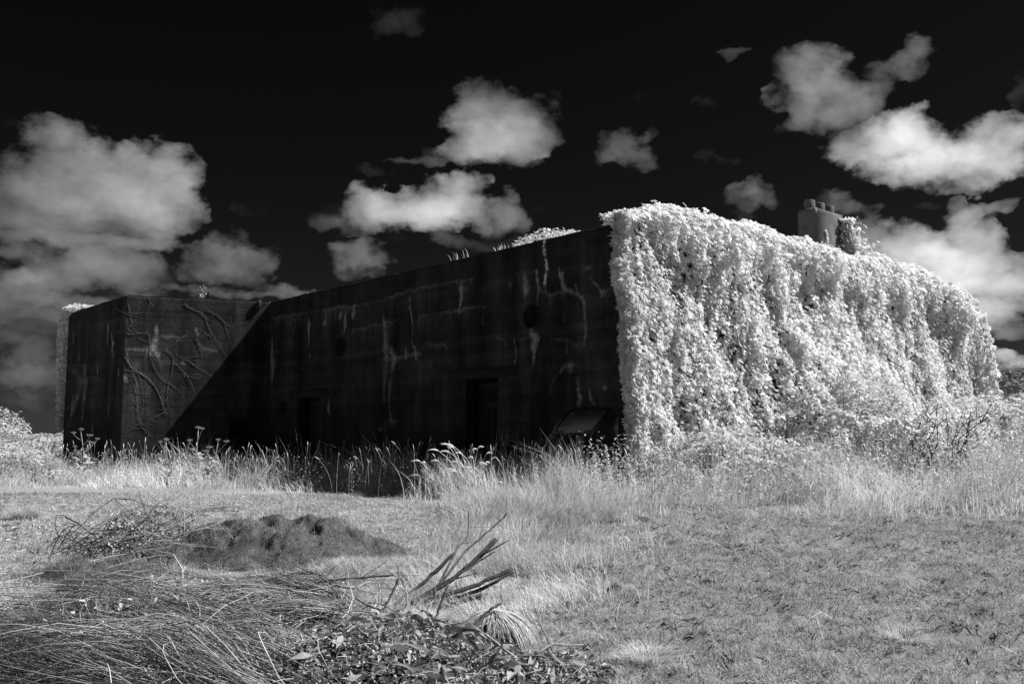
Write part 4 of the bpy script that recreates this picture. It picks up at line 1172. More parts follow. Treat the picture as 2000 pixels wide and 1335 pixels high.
leafy('roof_creeper', 'low bright creeper patch on the roof edge with one runner hanging down', 'creeper', b2w(np.array([.2, 1.7, ZT])), (b2w(P), b2w_dir(nr), b2w_dir(tp)), (.028, .06), M['ivy'], CREEPER_FAR,
      stems=[(b2w(np.stack([np.full(8, -.02), 1.62 + .02 * np.sin(np.arange(8)), np.linspace(ZT, ZT - .95, 8)], -1)), .004, 2.5)])
# sprig on the wing roof
base = b2w(wing(1.62, ZT - .01, -.08))
sp_ = [(np.array([base + np.array([.05 * u * q + .02 * math.sin(5 * u), 0, .40 * u * (1 - .2 * abs(q))]) for u in np.linspace(0, 1, 7)]), [.005, .005, .004, .004, .003, .003, .002], 2.0) for q in (-1.2, .5, 1.4)]
P = np.vstack([s[0][2:] for s in sp_] + [base + rng.normal(0, .04, (14, 3)) * np.array([1, 1, .3]) + np.array([-.03, 0, .06])])
leafy('roof_sprig', 'small leafy sprig growing on the wing roof beside the stub', 'plant', base, (P, rng.normal(0, 1, (len(P), 3)) + np.array([0, -.6, .5]), rng.normal(0, .7, (len(P), 3)) + UP * .6), (.03, .07), M['ivy'], SINGLE, stems=sp_)
for (yy, nbl, h, lab) in ((4.05, 9, .24, 'few pale grass stalks on the roof edge above the right-hand door'), (2.85, 16, .13, 'short grass tuft on the roof edge left of the creeper patch'), (9.9, 7, .05, 'tiny grass tuft on the roof edge near the wing')):
    t = thing('roof_grass', lab, 'grass', tuple(b2w(np.array([.06, yy, ZT - .01]))), group='grass tufts on the roof')
    g = Geo(); P = b2w(np.stack([rng.uniform(.0, .15, nbl), yy + rng.normal(0, .13, nbl), np.full(nbl, ZT - .015)], -1))
    blades(g, P, rng.uniform(.6, 1, nbl) * h, .012, rng.uniform(2.2, 4, nbl), rng.uniform(.1, .6, nbl), 1, 3, 1.2)
    link('blades', g.mesh('blades', M['tall_grass'], t.location), t)

# ------------------------------------------------------------------ information lectern in front of the wall
SX = -.507; SY0, SY1 = .115, .945; Zs = float(topo(.95, 15.0))
sign = thing('information_sign', 'dark framed lectern information board on a post before the wall', 'sign', tuple(b2w(np.array([SX + .18, .53, Zs]))))
def onsign(a, b, c=0.0):       # a along the board 0..1, b up the slope 0..1, c proud
    t = math.radians(43); n_ = np.array([-math.sin(t), 0, math.cos(t)])
    p = np.array([SX, SY1, 1.406]) + np.array([0, -(SY1 - SY0), 0]) * a + np.array([.40, 0, .38]) * b
    return p + n_ * c
def slab(a0, a1, b0, b1, c0, c1):
    V = [onsign(a0, b0, c0), onsign(a1, b0, c0), onsign(a1, b1, c0), onsign(a0, b1, c0), onsign(a0, b0, c1), onsign(a1, b0, c1), onsign(a1, b1, c1), onsign(a0, b1, c1)]
    return b2w(np.array(V))
def sign_part(nm, slabs, mat):
    g = Geo()
    for s in slabs: g.add(slab(*s), [BOXF])
    return link(nm, g.mesh(nm, mat, sign.location), sign)
sign_part('board', [(0, 1, 0, 1, -.03, 0)], M['sign_frame'])
sign_part('frame', [(-.03, 0, -.04, 1.04, -.035, .012), (1, 1.03, -.04, 1.04, -.035, .012), (0, 1, -.04, 0, -.035, .012), (0, 1, 1, 1.04, -.035, .012)], M['sign_frame'])
face = sign_part('printed_face', [(.01, .99, .01, .96, .001, .003)], M['sign_face'])
lines = []
for k in range(16):
    b = .28 + k * .04
    lines.append((.04, .04 + .20 * rng.uniform(.8, 1), b, b + .014, .0035, .0042))
for k in range(8):
    b = .62 + k * .03; lines.append((.74, .74 + .2 * rng.uniform(.7, 1), b, b + .012, .0035, .0042))
lines += [(.03, .11, .04, .15, .0035, .0042), (.13, .21, .04, .15, .0035, .0042), (.80, .87, .04, .15, .0035, .0042), (.89, .96, .04, .15, .0035, .0042), (.30, .66, .87, .91, .0035, .0042)]
pr = sign_part('print', lines, M['sign_ink']); pr['kind'] = 'stuff'
g = Geo(); pz = onsign(.5, .45)
V = b2w(np.array([(pz[0] + dx, pz[1] + dy, z) for z in (Zs - .1, pz[2] - .05) for dx, dy in ((-.04, -.05), (.04, -.05), (.04, .05), (-.04, .05))]))
g.add(V, [BOXF]); link('post', g.mesh('post', M['post'], sign.location), sign)

# ------------------------------------------------------------------ bushes
def bush(name, label, c, r, n, size, mat, T=TRIFOLIATE_FAR, seed=0, tone=(.75, 1.1), group=None, cat='bush', twigs=30, lump=.5, front=False, upw=.5):
    c = np.array(c, float); r = np.array(r, float)
    u = unit(rng.normal(0, 1, (n, 3))); u[:, 2] = np.abs(u[:, 2]) * 1.0
    if front: u[:, 1] = -np.abs(u[:, 1])
    f = 1 - lump * .5 + lump * (fbm(u[:, 0] * 2.2 + 9, u[:, 1] * 2.2 + seed, u[:, 2] * 2.2, seed=seed, octaves=3) * 2 - .8)
    rad = f * (1 - rng.exponential(.13, n).clip(0, .8))
    P = c + u * r * rad[:, None]
    nr = u / r * r.mean() + rng.normal(0, .5, (n, 3)) + np.array([0, 0, upw])
    tp = rng.normal(0, .8, (n, 3)) + u * .4 + np.array([0, 0, -.35])
    st = []
    for _ in range(twigs):
        v = unit(rng.normal(0, 1, 3)); v[2] = abs(v[2]) + .2; v = unit(v)
        if front: v[1] = -abs(v[1])
        st.append((np.array([c + r * v * q * np.array([1, 1, 1 - .1 * q]) for q in (0, .35, .7, 1.0)]), [.012, .009, .006, .003], 1.2))
    return leafy(name, label, cat, c, (P, nr, tp), size, mat, T, tone, group, st)

def gp(x, y, dz=0): return (x, y, float(topo(x, y)) + dz)
# brambles at the foot of the creeper
br = 'brambles at the foot of the creeper'
bush('bramble_bush', 'dark leafy weeds hump at the very foot of the near creeper corner', gp(2.35, 14.55, -.1), (.7, .5, .85), 1900, (.035, .07), M['bramble'], seed=11, group=br, tone=(.5, .85))
bush('bramble_bush', 'broad pale bramble mound swelling out of the middle of the creeper wall', gp(5.9, 16.9, -.05), (2.4, 1.5, 2.2), 11500, (.045, .09), M['bramble'], seed=1, group=br)
bush('bramble_bush', 'low bramble growth at the creeper foot nearest the bunker corner', gp(3.3, 15.3, -.1), (1.5, .9, 1.25), 5600, (.04, .08), M['bramble'], seed=2, group=br)
bush('bramble_bush', 'bramble mound behind the bare dark shrub stems', gp(9.4, 19.4, -.1), (2.0, 1.3, 1.5), 6200, (.045, .085), M['bramble'], seed=3, group=br)
bush('bramble_bush', 'bramble spilling out beyond the far end of the creeper wall', gp(13.3, 23.0, -.1), (1.9, 1.2, 1.75), 6600, (.05, .09), M['bramble'], seed=4, group=br)
bush('bramble_bush', 'small bramble hump low in front of the creeper right of the sign', gp(4.6, 15.3, -.1), (1.3, .8, 1.0), 3600, (.04, .08), M['bramble'], seed=5, group=br, tone=(.55, .9))
# beyond the ends of the bunker
bush('distant_thicket', 'dark twiggy thicket far behind the right end of the bunker', (25.5, 44.0, .8), (5.0, 3.0, 4.6), 9000, (.10, .24), M['dark_shrub'], BLOT, seed=6, tone=(.7, 1.6), twigs=260, lump=.35)
bush('distant_bush', 'bright rounded bush at the left edge beyond the wing', (-27.0, 47.0, .4), (4.0, 3.0, 2.7), 9000, (.12, .25), M['bramble'], BLOT, tone=(.55, .95), seed=7, group='bushes beyond the wing')
bush('distant_bush', 'lower pale bush sloping down to the wing end', (-22.0, 46.0, .3), (4.6, 2.5, 1.75), 7000, (.12, .24), M['bramble'], BLOT, tone=(.55, .95), seed=8, group='bushes beyond the wing')
bush('distant_bush', 'pale ground-hugging bush in front of the rounded one', (-23.5, 41.0, .2), (4.5, 2.5, 1.2), 6500, (.10, .22), M['bramble'], BLOT, tone=(.6, 1.0), seed=9, group='bushes beyond the wing')
bush('dark_hedge_bush', 'dark low bush at the left edge in front of the pale ones', gp(-11.6, 21.8, -.1), (1.7, .7, .72), 3200, (.05, .10), M['dark_shrub'], BLOT, seed=10, tone=(.6, 1.6))

# bare shrub with dark stems before the brambles
bare = thing('bare_shrub', 'leafless shrub with dark leaning stems before the far creeper', 'shrub', gp(7.0, 15.8))
for k in range(26):
    g = Geo(); b = np.array(gp(6.85 + rng.normal(0, .24), 15.8 + rng.normal(0, .25)))
    tl = np.array([rng.normal(.22, .2), rng.normal(0, .12), 1.0]); L_ = rng.uniform(.8, 1.6)
    pts = np.array([b + tl * L_ * u + np.array([.12 * rng.normal() * u, 0, -.08 * u * u]) for u in np.linspace(0, 1, 6)])
    r0 = rng.uniform(.009, .018); tube(g, pts, np.linspace(r0, r0 * .4, 6), 5, .35, cap=False)
    for _ in range(rng.integers(2, 5)):
        i = rng.integers(2, 5); dd = np.array([rng.normal(.2, .6), rng.normal(0, .3), rng.uniform(.3, 1)]) * rng.uniform(.15, .45)
        tube(g, np.array([pts[i] + dd * u + np.array([0, 0, .05 * u * u]) for u in (0, .5, 1)]), [.005, .004, .003], 4, .35, cap=False)
    link('stem', g.mesh('stem', M['bark'], bare.location), bare)

# ------------------------------------------------------------------ grass
def wedge(n, y0, y1, side=.60, extra=1.0):
    y = rng.uniform(y0, y1, n); x = rng.uniform(-1, 1, n) * (side * y + extra)
    return x, y

# mown, trodden turf
x, y = wedge(300000, 4.3, 15.5, .58, .6)
tz = tall_zone(x, y); pl = paleness(x, y); tg = tongue(x, y)
cl = .30 + .28 * plateau(x, y); fine = vnoise(x * 9, y * 9, seed=21)
dens = sstep(.32, .56, cl + .25 * (fine - .5)) * .75 + .25 + .3 * pl
dens = dens * (1 - .9 * np.exp(-((x - 1.95) / .55) ** 2 - ((y - 6.65) / .22) ** 2) - .7 * np.exp(-((x - 3.4) / .5) ** 2 - ((y - 8.6) / .3) ** 2))
keep = (rng.random(len(x)) < dens) & (rng.random(len(x)) > tz * .6)
x, y, cl, fine, pl, tg = (a[keep] for a in (x, y, cl, fine, pl, tg))
n = len(x)
h = (.022 + .036 * sstep(.42, .72, cl) * (.5 + fine)) * rng.uniform(.5, 1.3, n)
ca = 12 * fbm(x * 1.9, y * 2.4, seed=66, octaves=2)
h = h * (1 + .4 * pl)
g = Geo()
blades(g, at_ground(x, y, -.004), h, rng.uniform(.005, .008, n) * (.65 + y * .06), ca + rng.normal(0, 1.5, n), rng.uniform(.3, 1.5, n), .6, 1, rng.uniform(.6, 1.15, n) * (1 + .05 * pl) * (.62 + .76 * fbm(x * .7, y * 1.2, seed=57, octaves=4)))
o = link('mown_grass', g.mesh('mown_grass', M['lawn'])); o['kind'] = 'stuff'; o['label'] = 'short trodden mown grass across the foreground'; o['category'] = 'grass'

# scattered tufts that stand above the turf and throw shade
g = Geo()
k = 1800
tx, ty = wedge(k, 4.6, 12.5, .57, .5)
keep = (tall_zone(tx, ty) < .3); tx, ty = tx[keep], ty[keep]; k = len(tx)
m = 28
r = rng.uniform(.03, .14, k)
px = (tx[:, None] + r[:, None] * rng.normal(0, .6, (k, m))).ravel(); py = (ty[:, None] + r[:, None] * rng.normal(0, .45, (k, m))).ravel()
hh = np.repeat(rng.uniform(.025, .07, k) * (.6 + .4 * sstep(-.5, 1, tx)), m) * rng.uniform(.6, 1.2, k * m)
blades(g, at_ground(px, py, -.004), hh, .005 * (.6 + py * .06), rng.uniform(0, 6.283, k * m), rng.uniform(.2, 1.2, k * m), .8, 2, rng.uniform(.6, 1.2, k * m) * (1 + .4 * paleness(px, py)))
o = link('turf_tufts', g.mesh('turf_tufts', M['lawn'])); o['kind'] = 'stuff'; o['label'] = 'small uneven grass tufts standing out of the turf'; o['category'] = 'grass'

# dry straw and cuttings lying about on the left
g = Geo()
x, y = wedge(26000, 4.4, 14.5); keep = (rng.random(len(x)) < .08 + .92 * paleness(x, y)); x, y = x[keep], y[keep]; n = len(x)
az = rng.uniform(0, 6.283, n); L_ = rng.uniform(.03, .14, n)
A = at_ground(x, y, .006); Bp = at_ground(x + L_ * np.cos(az), y + L_ * np.sin(az), .004) + np.stack([0 * x, 0 * x, rng.exponential(.012, n)], -1)
sd = np.stack([-np.sin(az), np.cos(az), rng.normal(0, .5, n)], -1) * .0022 * (.6 + y * .07)[:, None]
V = np.stack([A - sd, A + sd, Bp + sd, Bp - sd], 1).reshape(-1, 3)
g.add(V, [np.arange(4 * n).reshape(-1, 4)], np.repeat(rng.uniform(.5, 1.2, n), 4))
o = link('straw_litter', g.mesh('straw_litter', M['straw'])); o['kind'] = 'stuff'; o['label'] = 'dry straw and clippings littered over the pale left-hand ground'; o['category'] = 'straw'

# long pale grass: a drift beside the cuttings and the rank band along the building
def long_grass(x, y, hmul, wmul=1.0, seed=0, tone=(.6, 1.15), segs=3):
    n = len(x); c = fbm(x * 1.1, y * 1.1, seed=seed, octaves=3)
    c2 = fbm(x * 3.1, y * 3.1, seed=seed + 5, octaves=2)
    h = hmul * np.clip(.15 + 1.9 * (c - .3) + .8 * (c2 - .4), .25, 1.7) * rng.uniform(.35, 1.2, n)
    az = 6.283 * 1.6 * fbm(x * .8, y * .8, seed=seed + 9, octaves=2) + rng.normal(0, .9, n)
    tn = .78 + .8 * (fbm(x * 1.7, y * 1.7, seed=seed + 13, octaves=3) - .25)
    g = Geo()
    blades(g, at_ground(x, y, -.01), h, rng.uniform(.0045, .009, n) * (.65 + y * .045) * wmul, az, rng.uniform(.1, 1.5, n), .9, segs, rng.uniform(*tone, n) * tn)
    return g
y = rng.uniform(6.0, 13.6, 30000); x = -.28 + .13 * (y - 7) + rng.normal(0, .42 + .07 * np.maximum(y - 7, 0), 30000); keep = (rng.random(30000) < .3 + 1.2 * (fbm(x * 2, y * 2, seed=43) - .2)) & (rng.random(30000) < sstep(6.0, 7.6, y)) & (x > -1.15 + .02 * y); x, y = x[keep], y[keep]
g = long_grass(x, y, .29 + .03 * (y - 7), seed=44, tone=(.5, 1.0))
o = link('long_grass_drift', g.mesh('long_grass_drift', M['tall_grass'])); o['kind'] = 'stuff'; o['label'] = 'pale drift of long dry grass beside the cut branches'; o['category'] = 'grass'

x, y = wedge(138000, 10.5, 24, .60, 1.5)
tz = tall_zone(x, y)
# not inside the bunker
def inside(x, y, pad=.25):
    lx = (x - BX) * cb + (y - BY) * sb; ly = -(x - BX) * sb + (y - BY) * cb
    return ((lx > -pad) & (ly > -.35)) | ((lx > -3.13 - pad) & (ly > 11.65 + (np.minimum(lx, 0) / -3.13) * 1.26 - pad))
keep = (rng.random(len(x)) < tz * (.35 + .9 * fbm(x * 1.4, y * 1.4, seed=46))) & ~inside(x, y)
x, y = x[keep], y[keep]
hz = np.interp(x, [-12, -6, -2, 0, 3, 8, 14], [.60, .60, .64, .66, .62, .74, .80]) * (.22 + .78 * sstep(0, 3.4, y - zone_edge(x, y)))
g = long_grass(x, y, hz * 1.5, seed=47)
o = link('rank_grass', g.mesh('rank_grass', M['tall_grass'])); o['kind'] = 'stuff'; o['label'] = 'rank pale grass growing along the foot of the building'; o['category'] = 'grass'

# grass stalks with seed heads, silhouetted against the wall
def stalks(xs, ys, hs, label, tone=1.0, arch=.35, head=.10, name='seeding_grass'):
    n = len(xs); g = Geo()
    P = at_ground(xs, ys, -.01); az = rng.uniform(0, 6.283, n); lean = rng.uniform(.02, arch, n) ** 1.3 * 1.5
    d = np.stack([np.cos(az), np.sin(az), 0 * az], -1)
    u = np.linspace(0, 1, 6)[None, :]; hs = np.asarray(hs)
    pts = P[:, None] + d[:, None] * (hs[:, None] * lean[:, None] * u ** 2.2)[..., None]; pts[..., 2] += hs[:, None] * (u - .25 * lean[:, None] * u * u)
    sc = (.7 + .03 * np.asarray(ys))[:, None]; tn = tone * rng.uniform(.6, 1.1, n)
    multi_tube(g, pts, np.linspace(.0022, .0014, 6)[None] * sc, 3, tn)
    t = unit(pts[:, -1] - pts[:, -2] + d * .02 + np.array([0, 0, -.004])); hl = head * rng.uniform(.4, 1.3, n); v = np.array([0, .3, .7, 1])[None]
    q = pts[:, -1:] + t[:, None] * (hl[:, None] * v)[..., None]; q[..., 2] -= .75 * hl[:, None] * v * v * lean[:, None]
    multi_tube(g, q, np.array([.002, .005, .004, .001])[None] * sc * rng.uniform(.5, 1.2, n)[:, None], 4, tn * 1.15)
    o = link(name, g.mesh(name, M['tall_grass'])); o['kind'] = 'stuff'; o['label'] = label; o['category'] = 'grass'
x = rng.uniform(-11, 4.5, 4200); y = rng.uniform(12.0, 19.8, 4200); keep = (tall_zone(x, y) > .4) & ~inside(x, y) & (rng.random(4200) < .08 + .75 * sstep(.48, .62, fbm(x * 1.3, y * 1.3, seed=48, octaves=3)))
stalks(x[keep], y[keep], rng.uniform(.2, .62, keep.sum()) + .45 * fbm(x[keep] * .8, y[keep] * .8, seed=58), 'thin seeding grass stalks standing up before the shaded wall')
x = rng.uniform(2, 13, 1300); y = rng.uniform(12.5, 20, 1300); keep = (tall_zone(x, y) > .4) & ~inside(x, y)
stalks(x[keep], y[keep], rng.uniform(.5, .95, keep.sum()), 'seeding grass stalks in front of the creeper side', tone=.9)

# tall clump with arching plumes in front of the right-hand door
cl_ = thing('plumed_grass_clump', 'tall grass clump with arching plumes in front of the right-hand door', 'grass', gp(-.72, 14.4))
g = Geo(); n = 420
P = at_ground(-.72 + rng.normal(0, .30, n), 14.45 + rng.normal(0, .16, n)); blades(g, P, rng.uniform(.35, .75, n), rng.uniform(.008, .014, n), rng.normal(3.0, 1.2, n), rng.uniform(.1, .8, n), 1.3, 4, rng.uniform(.8, 1.2, n))
link('blades', g.mesh('blades', M['tall_grass'], cl_.location), cl_)['kind'] = 'stuff'
for i in range(34):
    g = Geo(); b = np.array(gp(-.72 + rng.normal(0, .26), 14.4 + rng.normal(0, .15))); hgt = rng.uniform(.38, .93) - .25 * abs(b[0] + .72); ln = rng.uniform(-.38, .22)
    u = np.linspace(0, 1, 8); pts = b + np.stack([ln * u ** 2.2, 0 * u, hgt * (u - .12 * u ** 3)], -1); tube(g, pts, np.linspace(.006, .003, 8), 4, 1.0, cap=False)
    t = pts[-1] - pts[-2]; q = [pts[-1]]
    for v in range(5): t = t * .82 + np.array([.018 * np.sign(ln), 0, -.016]); q.append(q[-1] + t * .32)
    tube(g, q, np.array([.005, .011, .013, .011, .008, .002]), 5, 1.15, cap=False)
    link('plume', g.mesh('plume', M['tall_grass'], cl_.location), cl_)

# ------------------------------------------------------------------ single tall weeds
def umbellifer(x, y, h, lean, label, heads):
    t = thing('hogweed', label, 'weed', gp(x, y), group='umbel weeds before the wing')
    g = Geo(); b = np.array(gp(x, y)); u = np.linspace(0, 1, 7)
    st = b + np.stack([lean * u ** 1.4, 0 * u, h * u], -1); tube(g, st, np.linspace(.014, .007, 7), 6, .75); link('stalk', g.mesh('stalk', M['weed'], t.location), t)
    for k in range(heads):
        g = Geo(); f = 1.0 if k == 0 else rng.uniform(.5, .85); p0 = st[-1] * 0 + b + np.array([lean * f ** 1.4, 0, h * f])
        dv = np.array([0, 0, .05]) if k == 0 else np.array([rng.choice([-1, 1]) * rng.uniform(.10, .26), rng.normal(0, .08), rng.uniform(.10, .28)])
        p1 = p0 + dv; tube(g, [p0, p0 + dv * .5 + np.array([0, 0, -.02]), p1], [.006, .005, .004], 5, .75, cap=False)
        R_ = rng.uniform(.035, .075)
        for a in range(12):
            an = a * 2.4; rr = R_ * math.sqrt((a + .6) / 12); tipp = p1 + np.array([rr * math.cos(an), rr * math.sin(an), .045 - .3 * rr])
            tube(g, [p1, tipp], [.002, .0015], 3, .8, cap=False)
            P = tipp + rng.normal(0, .008, (5, 3)); X, Y, Z = frames(rng.normal(0, .5, (5, 3)) + UP, rng.normal(0, 1, (5, 3))); scatter(g, *BLOT, P, X, Y, Z, .014, .75)
        link('umbel', g.mesh('umbel', M['weed'], t.location), t)
    g = Geo(); P = b + np.stack([rng.normal(0, .10, 12), rng.normal(0, .1, 12), rng.uniform(.1, h * .7, 12)], -1); X, Y, Z = frames(rng.normal(0, .5, (12, 3)) + UP, rng.normal(0, 1, (12, 3))); scatter(g, *TRIFOLIATE, P, X, Y, Z, .13, .8)
    link('leaves', g.mesh('leaves', M['weed'], t.location), t)
umbellifer(-6.0, 18.2, 1.02, .03, 'tallest umbel weed, standing alone against the dark wing', 6)
umbellifer(-6.45, 18.0, .80, -.05, 'forked umbel weed just left of the tallest one', 4)
umbellifer(-5.75, 18.4, .78, .10, 'umbel weed leaning right beside the tallest one', 3)
umbellifer(-8.6, 19.4, 1.02, -.14, 'umbel weed leaning left in front of the wing corner', 7)
umbellifer(-9.5, 19.2, .95, -.42, 'strongly leaning umbel weed at the far end of the wing', 4)
umbellifer(-9.1, 18.9, .62, .05, 'short umbel weed under the end wall', 3)

def nettle(x, y, h, label):
    t = thing('nettle', label, 'weed', gp(x, y), group='upright nettles right of the sign')
    g = Geo(); b = np.array(gp(x, y)); ln = rng.normal(0, .05); u = np.linspace(0, 1, 6)
    st = b + np.stack([ln * u * u, 0 * u, h * u], -1); tube(g, st, np.linspace(.006, .003, 6), 5, .7, cap=False); link('stalk', g.mesh('stalk', M['weed'], t.location), t)
    g = Geo(); k = int(16 * h / .5); f = np.repeat(np.linspace(.25, 1, k), 4); an = np.tile(np.arange(4) * 1.57, k) + np.repeat(np.arange(k) * .8, 4)
    P = b + np.stack([ln * f * f, 0 * f, h * f], -1); o_ = np.stack([np.cos(an), np.sin(an), 0 * an + .25], -1)
    X, Y, Z = frames(np.tile(UP, (len(f), 1)) + .4 * rng.normal(0, 1, (len(f), 3)), o_ + np.array([0, 0, -.4])); scatter(g, *SINGLE, P, X, Y, Z, .085 * (1.15 - .75 * f), rng.uniform(.8, 1.1, len(f)))
    link('leaves', g.mesh('leaves', M['bramble'], t.location), t)
spots = [(1.42, 14.0, .72, 'tallest upright nettle between the sign and the creeper'), (1.22, 13.9, .64, 'second tall nettle just left of the tallest one'), (1.75, 13.95, .55, 'nettle against the dark bunker corner'),
         (1.05, 13.6, .50, 'short nettle right of the sign post'), (.35, 13.7, .58, 'nettle left of the sign post'), (.05, 13.9, .50, 'nettle halfway between the door and the sign'),
         (.62, 13.4, .52, 'nettle directly before the sign post'), (2.1, 13.8, .50, 'nettle at the left foot of the creeper')]
for s in spots: nettle(*s)
# low leafy weeds filling the band
n = 8000
x = rng.uniform(1.0, 13, n); y = rng.uniform(12.6, 20, n); keep = (tall_zone(x, y) > .5) & ~inside(x, y) & (fbm(x * 1.2, y * 1.2, seed=49) > .46); x, y = x[keep], y[keep]; n = len(x)
g = Geo(); m = 9
P = np.repeat(at_ground(x, y), m, 0); hgt = np.repeat(rng.uniform(.25, .95, n), m); f = np.tile(np.linspace(.35, 1, m), n)
P[:, 2] += hgt * f; P[:, :2] += rng.normal(0, .035, (n * m, 2))
X, Y, Z = frames(rng.normal(0, .5, (n * m, 3)) + UP, rng.normal(0, 1, (n * m, 3)) + np.array([0, 0, -.2])); scatter(g, *BLOT, P, X, Y, Z, rng.uniform(.025, .065, n * m), rng.uniform(.5, 1.0, n * m))
o = link('leafy_weeds', g.mesh('leafy_weeds', M['bramble'])); o['kind'] = 'stuff'; o['label'] = 'low leafy weeds mixed into the rank grass'; o['category'] = 'weeds'
n = 2600
x = rng.uniform(-11, 1.0, n); y = rng.uniform(13.6, 21, n); keep = (tall_zone(x, y) > .5) & ~inside(x, y); x, y = x[keep], y[keep]; n = len(x)
g = Geo(); P = np.repeat(at_ground(x, y), 7, 0); P[:, 2] += np.repeat(rng.uniform(.2, .6, n), 7) * np.tile(np.linspace(.4, 1, 7), n); P[:, :2] += rng.normal(0, .04, (n * 7, 2))
X, Y, Z = frames(rng.normal(0, .5, (n * 7, 3)) + UP, rng.normal(0, 1, (n * 7, 3))); scatter(g, *BLOT, P, X, Y, Z, rng.uniform(.02, .045, n * 7), rng.uniform(.4, .85, n * 7))
o = link('wing_weeds', g.mesh('wing_weeds', M['bramble'])); o['kind'] = 'stuff'; o['label'] = 'leafy weeds at the foot of the wing and the shaded wall'; o['category'] = 'weeds'

# ------------------------------------------------------------------ heaps of cuttings in the foreground
def heap(name, label, cx, cy, rx, ry, h, seed, strands, mat, tone=(.5, 1.3), lump=.55, length=(.04, .10), rot=0.0, w=.005):
    t = thing(name, label, 'heap', gp(cx, cy), group='heaps of garden cuttings')
    lr_ = np.random.default_rng(seed + 70); nl = int(80 * rx * ry / .9) + 12
    lumps = [(lr_.uniform(-1, 1) * rx, lr_.uniform(-1, 1) * ry, lr_.uniform(.08, .22) * min(1, .5 + h), lr_.uniform(1.0, 2.1)) for _ in range(nl)]
    mk = 140 if rx > 1 else 64
    a = np.linspace(-1.25, 1.25, mk); A, B = np.meshgrid(a, a); c_, s_ = math.cos(rot), math.sin(rot)
    def hz(A, B):
        q = np.sqrt(A * A + B * B) + .35 * (fbm(A * 1.8 + seed, B * 1.8, seed=seed, octaves=2) - .5)
        d = sstep(1.05, .35, q); 
        env = h * d * (1 - lump)
        px_ = A * rx + .09 * (fbm(A * rx * 6, B * ry * 6, seed=seed + 8, octaves=3) - .5) * 2; py_ = B * ry + .09 * (fbm(A * rx * 6 + 40, B * ry * 6, seed=seed + 9, octaves=3) - .5) * 2; top_ = np.zeros_like(px_)
        for (la, lb, lr, lh) in lumps:
            dd = 1 - ((px_ - la) ** 2 + (py_ - lb) ** 2) / lr ** 2
            top_ = np.maximum(top_, np.sqrt(np.clip(dd, 0, 1)) * lr * .75 * lh)
        return env + d ** .5 * lump * top_ * min(1, h / .25) + .05 * d * h / .3 * (fbm(A * rx * 11, B * ry * 11, seed=seed + 5, octaves=3) - .5) - .03 * (d < .02)
    def xy(A, B): return cx + A * rx * c_ - B * ry * s_, cy + A * rx * s_ + B * ry * c_
    X, Y = xy(A, B); V = np.stack([X, Y, topo(X, Y) + hz(A, B)], -1).reshape(-1, 3)
    k = mk; i = (np.arange(k - 1)[:, None] * k + np.arange(k - 1)[None]).ravel()
    link('mound', make_mesh('mound', V - np.array(t.location), [np.stack([i, i + 1, i + k + 1, i + k], -1)], mat, np.full(len(V), .62)), t)
    a_ = rng.uniform(-1.1, 1.1, strands); b_ = rng.uniform(-1.1, 1.1, strands); hh = hz(a_, b_); keep = hh > .02; a_, b_, hh = a_[keep], b_[keep], hh[keep]
    X, Y = xy(a_, b_); n = len(X); P = np.stack([X, Y, topo(X, Y) + hh - .01], -1)
    e = .02; gx_ = (hz(a_ + e, b_) - hh) / (e * rx); gy_ = (hz(a_, b_ + e) - hh) / (e * ry)
    az = np.arctan2(-gy_, -gx_) + rng.normal(0, 1.6, n)
    g = Geo(); blades(g, P, rng.uniform(*length, n), rng.uniform(.6, 1.2, n) * w * (.5 + .06 * cy), az, rng.uniform(.5, 1.6, n), .5, 2, rng.uniform(*tone, n))
    wl = rng.integers(0, n, n // 4); blades(g, P[wl] + rng.normal(0, .03, (len(wl), 3)) * np.array([1, 1, .2]), rng.uniform(.05, .15, len(wl)), w * .6 * (.5 + .06 * cy), rng.uniform(0, 6.283, len(wl)), rng.uniform(.3, 1.6, len(wl)), .8, 3, rng.uniform(tone[0], tone[1] * 1.5, len(wl)))
    # loose clods and wisps fallen round the edge
    ce = rng.uniform(0, 6.283, 60); cr = rng.uniform(.85, 1.2, 60); ex, ey = xy(cr * np.cos(ce), cr * np.sin(ce))
    px_ = (ex[:, None] + rng.normal(0, .045, (60, 26))).ravel(); py_ = (ey[:, None] + rng.normal(0, .04, (60, 26))).ravel()
    blades(g, at_ground(px_, py_, -.005), rng.uniform(.02, .07, len(px_)), w * (.5 + .06 * cy), rng.uniform(0, 6.283, len(px_)), rng.uniform(.3, 1.6, len(px_)), .6, 2, rng.uniform(*tone, len(px_)))
    link('strands', g.mesh('strands', mat, t.location), t)['kind'] = 'stuff'
    return t
heap('clippings_heap', 'large lumpy dark heap of old clippings in the middle distance', -2.40, 10.0, 1.35, .90, .44, 3, 26000, M['moss'], length=(.015, .05))
heap('clippings_heap', 'low dark heap of clippings nearer and left of the large heap', -3.85, 8.9, .70, .45, .17, 5, 14000, M['moss'], length=(.015, .05))
heap('clippings_heap', 'small dark clump of clippings at the left below the low heap', -3.45, 7.75, .24, .20, .22, 8, 3500, M['moss'], length=(.03, .09))
heap('clippings_heap', 'fuzzy dark clump between the two left-hand broom sheaves', -2.95, 6.15, .42, .30, .22, 21, 6000, M['moss'], tone=(.25, 1.2), length=(.03, .11))
heap('clippings_heap', 'dark clump under the branch tops left of the stub pile', -1.75, 7.15, .40, .25, .16, 23, 5000, M['moss'], tone=(.25, 1.2), length=(.03, .10))
heap('clippings_heap', 'dark brushy clump in the extreme bottom left corner', -2.75, 5.25, .45, .30, .20, 25, 6000, M['moss'], tone=(.2, 1.1), length=(.03, .11))
